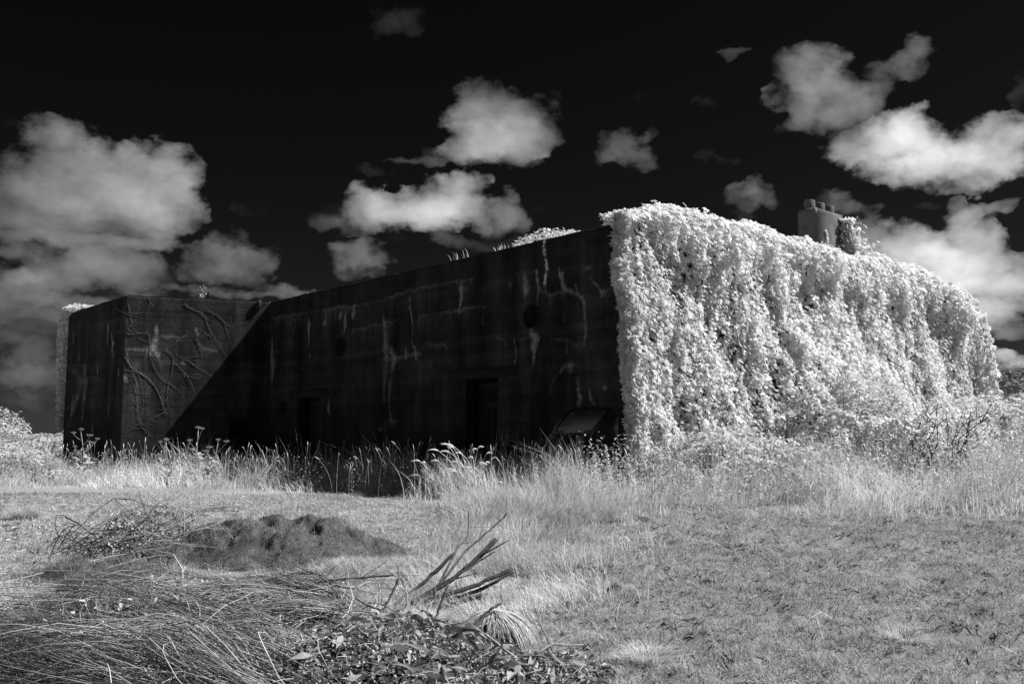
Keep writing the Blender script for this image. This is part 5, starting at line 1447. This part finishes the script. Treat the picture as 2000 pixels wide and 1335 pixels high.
heap('clippings_heap', 'pale flattened mat of cut grass just before the large heap', -1.35, 9.1, .85, .40, .07, 12, 9000, M['straw'], tone=(.55, 1.0), lump=.3, length=(.04, .12))

def stem_bundle(name, label, bases, tips, n, arch, spread, tone=(.5, 1.2), rad=.0024, fuzz=0, cat='cuttings', group='bundles of cut broom', fork=0.0, mat=None, loose=False, basesp=.12, drape=False):
    """long thin cut stems lying in a sheaf from bases to tips (world x, y)"""
    b0 = np.array(gp(*bases)); t = thing(name, label, cat, tuple(b0), group=group)
    g = Geo(); gf_ = Geo()
    ns = n if loose else max(5, n // 20); k = 7
    si = np.arange(n) % ns
    sB = np.array(bases) + rng.normal(0, basesp, (ns, 2)); sE = np.array(tips) + rng.normal(0, 1, (ns, 2)) * np.array(spread)
    sA = rng.uniform(.35, 1.2, ns); sS = rng.normal(0, .16 if not loose else .5, ns); sL = rng.random(ns)
    stray = rng.random(n) < .30
    B_ = sB[si] + rng.normal(0, .05, (n, 2)) + stray[:, None] * rng.normal(0, .15, (n, 2)); E2 = sE[si] + rng.normal(0, .13, (n, 2)) + stray[:, None] * rng.normal(0, .4, (n, 2))
    v = rng.uniform(0, .25, n)[:, None] * (1 - np.linspace(0, 1, k)) + rng.uniform(.75, 1.15, n)[:, None] * np.linspace(0, 1, k)
    dv = E2 - B_; pr = np.stack([-dv[:, 1], dv[:, 0]], -1); side = sS[si] + rng.normal(0, .05, n)
    xy_ = B_[:, None] + dv[:, None] * v[..., None] + pr[:, None] * (side[:, None] * np.sin(v * 3.0))[..., None]
    z = topo(xy_[..., 0], xy_[..., 1]) + .015 + arch * (sA[si] * rng.uniform(.75, 1.15, n))[:, None] * (np.sin(np.clip(v, 0, 1.15) / 1.15 * np.pi * .62) if drape else np.sin(np.clip(v, 0, 1.15) / 1.15 * np.pi) ** 1.5) + rng.uniform(0, .05, n)[:, None]
    pts = np.concatenate([xy_, z[..., None]], -1)
    pts[..., 2] += .012 * rng.normal(0, 1, (n, k)) * np.linspace(0, 1, k)
    tn = np.where(rng.random(n) < .68, tone[0] + (tone[1] - tone[0]) * (.6 * sL[si] + .6 * rng.random(n)), .45 * tone[0])
    r_ = rad * rng.uniform(.6, 1.4, n)
    multi_tube(g, pts, r_[:, None] * np.linspace(1.2, .45, k), 3, tn)
    fk = np.where(rng.random(n) < fork)[0]
    if len(fk):
        fk = np.repeat(fk, 2); j = rng.integers(2, 5, len(fk)); p0 = pts[fk, j]; dd = (pts[fk, -1] - p0) * rng.uniform(.5, .9, (len(fk), 1)) + rng.normal(0, .10, (len(fk), 3))
        q = np.linspace(0, 1, 3)[None, :, None]; multi_tube(g, p0[:, None] + dd[:, None] * q + np.array([0, 0, .03]) * q, r_[fk][:, None] * np.array([.8, .6, .3]), 3, tn[fk])
    if fuzz:
        m = fuzz * n; ii_ = rng.integers(0, n, m); q = pts[ii_, rng.integers(2, k, m)] + rng.normal(0, .02, (m, 3))
        blades(gf_, q, rng.uniform(.02, .07, m), .0028, rng.uniform(0, 6.28, m), rng.uniform(.4, 1.6, m), .6, 1, rng.uniform(.25, .9, m))
    link('stems', g.mesh('stems', mat or M['broom'], t.location), t)['kind'] = 'stuff'
    if fuzz: link('fine_twigs', gf_.mesh('fine_twigs', M['moss'], t.location), t)['kind'] = 'stuff'
    return t
stem_bundle('broom_bundle', 'arched sheaf of pale broom stems sweeping down to the right', (-1.70, 5.85), (-2.95, 6.75), 330, .27, (.30, .16), (.5, 1.9), fuzz=10, basesp=.20, drape=True)
stem_bundle('broom_bundle', 'sheaf of pale broom stems along the bottom left', (-1.15, 4.95), (-2.45, 5.55), 560, .22, (.40, .22), (.4, 1.8), fuzz=9, basesp=.20)
stem_bundle('broom_bundle', 'dark tangled brush in the bottom left corner', (-2.2, 5.1), (-3.1, 5.6), 200, .17, (.5, .4), (.18, .8), fuzz=26, basesp=.3)
stem_bundle('broom_bundle', 'fuzzy dark brush above the bottom left sheaf', (-2.5, 6.2), (-3.3, 6.5), 130, .18, (.45, .4), (.2, .8), fuzz=30, basesp=.28)
stem_bundle('broom_bundle', 'dark twiggy branch tops lying left of the stub pile', (-1.25, 7.15), (-2.05, 6.75), 210, .16, (.30, .26), (.25, .9), rad=.0032, fuzz=9, fork=.6)
stem_bundle('broom_bundle', 'dark branch tops lying below the large heap', (-1.35, 7.75), (-2.1, 7.75), 110, .15, (.30, .25), (.25, .9), rad=.0032, fuzz=11, fork=.6)
stem_bundle('dry_stalk_pile', 'loose pale stalks lying on the ground at the left edge', (-3.6, 6.9), (-3.9, 7.5), 60, .10, (.7, .5), (.7, 1.4), rad=.006, loose=True, basesp=.5, group='bundles of cut broom')
stem_bundle('brush_pile', 'brush pile of twigs and wilted leaves behind the low heap', (-4.1, 10.1), (-3.9, 10.35), 110, .34, (.34, .25), (.25, 1.1), rad=.005, fork=.8, basesp=.34, loose=True, cat='brush pile', group='bundles of cut broom', fuzz=6)

def debris(t, cx, cy, rx, ry, h, n, size, tone, nm='leaves', T=SINGLE, mat=None):
    a = rng.uniform(0, 6.283, n); r = np.sqrt(rng.random(n)); x = cx + rx * r * np.cos(a); y = cy + ry * r * np.sin(a)
    P = at_ground(x, y, .01); P[:, 2] += h * (1 - r ** 2) * (.4 + 1.0 * fbm(x * 5, y * 5, seed=88)) * rng.uniform(.55, 1.05, n)
    X, Y, Z = frames(rng.normal(0, .6, (n, 3)) + UP, rng.normal(0, 1, (n, 3))); g = Geo()
    scatter(g, *T, P, X, Y, Z, rng.uniform(*size, n), rng.uniform(*tone, n))
    link(nm, g.mesh(nm, mat or M['debris'], t.location), t)['kind'] = 'stuff'
t = thing('leaf_litter', 'wilted leaves strewn over the brush pile on the left', 'leaves', gp(-4.0, 10.2), group='heaps of garden cuttings'); debris(t, -3.95, 10.2, .72, .5, .30, 1700, (.025, .085), (.4, 1.9))
t = thing('leaf_litter', 'pale torn leaves scattered between the low and the large heap', 'leaves', gp(-3.0, 8.6), group='heaps of garden cuttings'); debris(t, -2.9, 8.5, .7, .3, .03, 130, (.03, .08), (1.0, 2.0))
t = thing('leaf_litter', 'scattered scraps at the far left of the pale ground', 'leaves', gp(-5.3, 10.8), group='heaps of garden cuttings'); debris(t, -5.6, 11.0, .9, .8, .05, 420, (.03, .08), (.5, 1.7))
t = thing('leaf_litter', 'pale scraps among the stalks at the left edge', 'leaves', gp(-3.6, 7.2), group='heaps of garden cuttings'); debris(t, -3.6, 7.1, .75, .6, .06, 500, (.02, .07), (.5, 1.8))

t = thing('leaf_litter', 'pale torn leaves and scraps lying on the broom sheaves at the bottom left', 'leaves', gp(-2.4, 5.9), group='heaps of garden cuttings'); debris(t, -2.5, 6.0, .85, .8, .32, 420, (.02, .06), (.5, 2.0))
stem_bundle('broom_bundle', 'short tangled broom tops in front of the low heap', (-2.6, 7.3), (-3.3, 7.6), 150, .16, (.35, .2), (.3, 1.5), fuzz=12, basesp=.3, loose=True)
stem_bundle('broom_bundle', 'loose crossing stems between the sheaves and the wilted pile', (-1.5, 6.2), (-1.9, 6.7), 120, .14, (.4, .3), (.4, 1.7), fuzz=6, basesp=.25, loose=True)
t = thing('leaf_litter', 'few dead leaves and pale scraps dropped on the mown turf at the right', 'leaves', gp(2.5, 8.0), group='heaps of garden cuttings'); debris(t, 2.6, 8.2, 2.6, 2.6, .01, 90, (.02, .05), (.4, 1.8))
# big pile of wilted plants at the bottom
pile = thing('wilted_plant_pile', 'pile of wilted large-leaved plants at the bottom centre', 'heap', gp(-.5, 5.55), group='heaps of garden cuttings')
pile_h = lambda x, y: np.maximum(.22 * np.clip(1 - ((x + .72) / .68) ** 2 - ((y - 5.45) / .85) ** 2, 0, 1) ** .7, .10 * np.clip(1 - ((x + .05) / .62) ** 2 - ((y - 5.0) / .62) ** 2, 0, 1) ** .7)
a = np.linspace(-1.6, .7, 60); b = np.linspace(4.4, 6.5, 60); A, B = np.meshgrid(a, b); i = (np.arange(59)[:, None] * 60 + np.arange(59)[None]).ravel()
V = np.stack([A, B, topo(A, B) + pile_h(A, B) * (.65 + .6 * fbm(A * 5, B * 5, seed=90)) - .02], -1).reshape(-1, 3)
link('mound', make_mesh('mound', V - np.array(pile.location), [np.stack([i, i + 1, i + 61, i + 60], -1)], M['moss'], np.full(len(V), .45)), pile)
n = 9000
x = rng.uniform(-1.5, .6, n); y = rng.uniform(4.45, 6.45, n); hh = pile_h(x, y); keep = hh > .02; x, y, hh = x[keep], y[keep], hh[keep]; n = len(x)
P = at_ground(x, y); P[:, 2] += hh * (.65 + .6 * fbm(x * 5, y * 5, seed=90)) + rng.uniform(-.01, .05, n)
X, Y, Z = frames(rng.normal(0, .7, (n, 3)) + UP, rng.normal(0, 1, (n, 3))); g = Geo(); scatter(g, *SINGLE, P, X, Y, Z, rng.uniform(.012, .05, n), rng.uniform(.2, 1.4, n) ** 1.5)
link('small_leaves', g.mesh('small_leaves', M['debris'], pile.location), pile)['kind'] = 'stuff'
k = 1500
x = rng.uniform(-1.35, .35, k); y = rng.uniform(4.6, 6.2, k); hh = pile_h(x, y); keep = hh > .03; x, y, hh = x[keep], y[keep], hh[keep]; k = len(x)
P = at_ground(x, y); P[:, 2] += hh * (.65 + .6 * fbm(x * 5, y * 5, seed=90)) + rng.uniform(.01, .06, k)
POD = (np.array([(1, 0, 0), (-1, 0, 0), (0, 1, 0), (0, -1, 0), (0, 0, 1), (0, 0, -1)], float), [np.array([(0, 2, 4), (2, 1, 4), (1, 3, 4), (3, 0, 4), (2, 0, 5), (1, 2, 5), (3, 1, 5), (0, 3, 5)])])
X, Y, Z = frames(rng.normal(0, 1, (k, 3)), rng.normal(0, 1, (k, 3))); g = Geo(); scatter(g, *POD, P, X, Y, Z, rng.uniform(.004, .009, k), rng.uniform(.8, 2.0, k))
m_ = 420; ii_ = rng.integers(0, k, m_); dd = rng.normal(0, .07, (m_, 3)); dd[:, 2] = np.abs(dd[:, 2]) * .5
multi_tube(g, P[ii_][:, None] + dd[:, None] * np.linspace(0, 1, 4)[None, :, None] + np.array([0, 0, -.015]) * (np.linspace(0, 1, 4) ** 2)[None, :, None], .0022, 3, rng.uniform(.4, 1.9, m_))
link('seed_pods', g.mesh('seed_pods', M['debris'], pile.location), pile)['kind'] = 'stuff'
def big_leaf(seed):
    r_ = np.random.default_rng(seed); nu, nv = 9, 5; u = np.linspace(0, 1, nu); v = np.linspace(-1, 1, nv); U, Vv = np.meshgrid(u, v, indexing='ij')
    wd = r_.uniform(.05, .11) * np.sin(np.clip(U * .96 + .04, 0, 1) * np.pi) ** .75; X = U; Y = Vv * wd
    Z = .5 * np.abs(Vv) ** 1.4 * wd * 3 * r_.uniform(-.3, 1) + .10 * np.sin(U * 7 + r_.uniform(0, 6) + Vv * 2) * r_.uniform(.3, 1) - r_.uniform(.1, .5) * U * U + .015 * np.sin(U * 11 + Vv * 5)
    tw = r_.uniform(-1.2, 1.2) * U; Y2 = Y * np.cos(tw) - Z * np.sin(tw) * .5; Z2 = Z + Y * np.sin(tw)
    VV = np.stack([X, Y2, Z2], -1).reshape(-1, 3); k = (np.arange(nu - 1)[:, None] * nv + np.arange(nv - 1)[None]).ravel()
    return make_mesh('leaf', VV, [np.stack([k, k + nv, k + nv + 1, k + 1], -1)], M['debris'], np.full(len(VV), r_.uniform(.35, 1.3)), smooth=True)
bl = [big_leaf(s) for s in range(9)]
for k in range(210):
    x = float(np.clip(rng.normal(-.45, .5), -1.4, .55)); y = float(rng.uniform(4.6, 6.2)); hh = float(pile_h(np.array(x), np.array(y)))
    if hh <= .01 and rng.random() < .6: continue
    o = link('leaf', bl[k % 9], pile); s = rng.uniform(.08, .21)
    zv = unit(rng.normal(0, .32, 3) + UP); xv = rng.normal(0, 1, 3); xv = unit(xv - zv * xv.dot(zv)); yv = np.cross(zv, xv)
    mt = np.eye(4); mt[:3, 0] = xv * s; mt[:3, 1] = yv * s; mt[:3, 2] = zv * s; mt[:3, 3] = np.array([x, y, float(topo(x, y)) + hh * 1.0 + rng.uniform(.02, .07)]) - np.array(pile.location)
    o.matrix_basis = Matrix(mt.tolist())
for k in range(16):
    x = rng.uniform(-1.2, .3); y = rng.uniform(5.0, 6.3); a = rng.uniform(0, 6.28); L_ = rng.uniform(.15, .4); el_ = rng.uniform(-.1, .55)
    p = np.array([x, y, float(topo(x, y)) + float(pile_h(np.array(x), np.array(y))) + .05]); d = np.array([math.cos(a) * math.cos(el_), math.sin(a) * math.cos(el_), math.sin(el_)])
    g = Geo(); tube(g, spline(np.array([p + d * L_ * u + rng.normal(0, .012, 3) for u in (-.4, 0, .5, 1)]), 9), np.linspace(1, .6, 9) * rng.uniform(.004, .009), 6, rng.uniform(.35, .9)); link('stalk', g.mesh('stalk', M['broom'], pile.location), pile)

def tussock(label, x0, y0, r, h, n, tone, lean=(.5, 1.6), azc=None, name='grass_tussock'):
    t = thing(name, label, 'grass', gp(x0, y0), group='single grass tussocks'); g = Geo()
    a = rng.uniform(0, 6.283, n); q = r * .55 * np.sqrt(rng.random(n)); x = x0 + q * np.cos(a); y = y0 + q * np.sin(a)
    az = a if azc is None else rng.normal(azc, .9, n)
    blades(g, at_ground(x, y, -.01), rng.uniform(.55, 1.1, n) * h, rng.uniform(.003, .006, n) * (.5 + .07 * y0), az + rng.normal(0, .4, n), rng.uniform(*lean, n), 1.0, 4, rng.uniform(*tone, n))
    link('blades', g.mesh('blades', M['tall_grass'], t.location), t)['kind'] = 'stuff'
t = thing('grass_tussock', 'rounded overhanging grass tussock over a mound coloured dark for its shaded hollow, right of the wilted pile', 'grass', gp(-.16, 6.2), group='single grass tussocks')
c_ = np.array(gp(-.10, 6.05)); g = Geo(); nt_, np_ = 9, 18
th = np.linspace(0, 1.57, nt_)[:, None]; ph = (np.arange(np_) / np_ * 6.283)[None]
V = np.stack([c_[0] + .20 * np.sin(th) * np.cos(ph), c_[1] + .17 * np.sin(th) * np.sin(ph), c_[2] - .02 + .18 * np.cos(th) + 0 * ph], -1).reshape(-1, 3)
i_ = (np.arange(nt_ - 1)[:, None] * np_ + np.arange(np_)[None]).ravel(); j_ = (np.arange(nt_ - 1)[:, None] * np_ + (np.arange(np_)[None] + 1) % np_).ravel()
g.add(V, [np.stack([i_, j_, j_ + np_, i_ + np_], -1)], .2); link('mound', g.mesh('mound', M['moss'], t.location), t)  # solid dome, coloured dark to stand for the shade in the hollow
g = Geo()
for _ in range(700):
    ph_ = rng.normal(-.35, 1.0); t0 = rng.uniform(-.5, .5); t1 = t0 + rng.uniform(.5, 1.25); q = np.linspace(t0, min(t1, 1.75), 6); rr_ = rng.uniform(1.0, 1.28)
    wob_ = ph_ + rng.normal(0, .18) * np.linspace(0, 1, 6)
    pts = np.stack([c_[0] - .02 + .25 * rr_ * np.sin(q) * np.cos(wob_), c_[1] + .19 * rr_ * np.sin(q) * np.sin(wob_), c_[2] - .01 + .20 * rr_ * np.cos(q)], -1)
    pts[:, 2] = np.maximum(pts[:, 2], c_[2] + .005); tube(g, pts, np.linspace(.0022, .0009, 6), 3, rng.uniform(.45, 1.25), cap=False)
link('blades', g.mesh('blades', M['tall_grass'], t.location), t)['kind'] = 'stuff'
tussock('smaller pale tussock left of the rounded one', -.55, 6.75, .18, .20, 1000, (.5, 1.1), (.5, 1.6))
tussock('dark little tussock at the far left on the pale ground', -6.1, 12.1, .22, .28, 500, (.3, .8))
tussock('dark tussock standing out at the edge of the rank grass', 1.05, 11.6, .26, .22, 700, (.3, .8))
tussock('low tussock in the turf at the lower right', 2.45, 6.1, .22, .10, 700, (.5, .9))
tussock('low tussock right of the leaf pile', .75, 5.5, .25, .12, 700, (.6, 1.0))

# cut branch stubs: each one a branch of its own
def branch(label, pts, r0, r1, tone=.8, cut=True, twigs=0, pale=False):
    pts = np.array(pts, float); t = thing('cut_branch', label, 'branch', tuple(pts[0]), group='cut branches beside the long grass')
    g = Geo(); k = 14; sp = spline(pts, k); sp += rng.normal(0, .003, sp.shape); rr = .78 * np.linspace(r0, r1, k) * (1 + .08 * rng.normal(0, 1, k)); tube(g, sp, rr, 8, tone)
    for _ in range(twigs):
        i = rng.integers(4, k - 1); d = rng.normal(0, .09, 3) + (sp[-1] - sp[0]) * rng.uniform(.05, .2); d[2] = abs(d[2]) * .8
        tube(g, np.array([sp[i] + d * u for u in (0, .5, 1)]), [rr[i] * .4, rr[i] * .3, rr[i] * .15], 5, tone, cap=False)
    link('limb', g.mesh('limb', M['bark'], t.location), t)
    if cut:
        g = Geo(); d = unit(sp[-1] - sp[-2]); tube(g, [sp[-1] - d * .002, sp[-1] + d * .004], [rr[-1] * .93, rr[-1] * .9], 8, 1.0); link('cut_end', g.mesh('cut_end', M['endgrain'], t.location), t)
branch('thick cut branch pointing up right, shorter upper one', [(-.86, 7.6, .06), (-.66, 7.75, .22), (-.465, 7.9, .39)], .020, .019)
branch('long cut branch rising to the right with knobbly end', [(-.80, 7.5, .05), (-.45, 7.75, .22), (-.13, 8.0, .49)], .021, .024, twigs=2)
branch('cut branch lying low towards the right, upper of the pair', [(-.80, 7.35, .06), (-.35, 7.55, .16), (.0, 7.75, .285)], .022, .021)
branch('cut branch lying low towards the right, under the pair', [(-.74, 7.38, .03), (-.3, 7.62, .12), (.01, 7.85, .25)], .020, .018)
branch('shortest cut branch lying lowest to the right', [(-.76, 7.15, .04), (-.5, 7.2, .08), (-.225, 7.3, .155)], .024, .022)
branch('slender upright branch with forked grey top', [(-.62, 7.7, .08), (-.46, 7.9, .40), (-.37, 8.0, .52), (-.36, 8.1, .74)], .014, .006, 2.2, cut=False, twigs=3)
branch('thin branch reaching furthest up right with a broken tip', [(-.58, 7.75, .15), (-.36, 7.95, .42), (-.16, 8.05, .58), (-.03, 8.1, .70)], .015, .006, 2.4, cut=False, twigs=5)
branch('thin straight branch between the long cut ones', [(-.84, 7.4, .05), (-.42, 7.7, .25), (-.14, 7.95, .40)], .011, .009, .9, twigs=2)
branch('thin low branch under the shortest one', [(-.9, 7.25, .03), (-.55, 7.35, .07), (-.2, 7.5, .10)], .012, .010, .9)
branch('thin twiggy branch leaning left of the stubs', [(-.78, 7.5, .05), (-.86, 7.6, .2), (-.92, 7.7, .33)], .008, .004, 1.2, cut=False, twigs=5)
branch('thin forked branch end lying left of the stubs', [(-1.85, 7.9, .12), (-1.4, 7.95, .17), (-.98, 8.0, .20)], .007, .011, .9, twigs=6)
branch('short pale stub leaning in the wilted pile', [(-.92, 6.5, .10), (-.84, 6.55, .22), (-.76, 6.6, .38)], .010, .012, 2.2)
branch('pale stub standing right of the wilted pile centre', [(-.50, 6.0, .12), (-.46, 6.05, .24), (-.40, 6.1, .40)], .012, .010, 2.4)
branch('grey stub pointing right above the wilted pile', [(-.26, 5.9, .18), (-.15, 5.95, .26), (-.06, 6.0, .31)], .012, .012, 1.8)
branch('pale stick lying across the top of the wilted pile', [(-1.05, 6.55, .24), (-.86, 6.5, .17), (-.72, 6.45, .12)], .009, .009, 2.0)
# a low strand of wire before the shaded wall
wire = thing('fence_wire', 'thin pale wire stretched low before the shaded wall', 'wire', gp(-1.9, 14.9))
g = Geo(); tube(g, [(-2.1, 14.9, .55), (-1.4, 14.8, .535), (-.65, 14.7, .545)], .006, 5, 3.0); link('strand', g.mesh('strand', M['stem'], wire.location), wire)
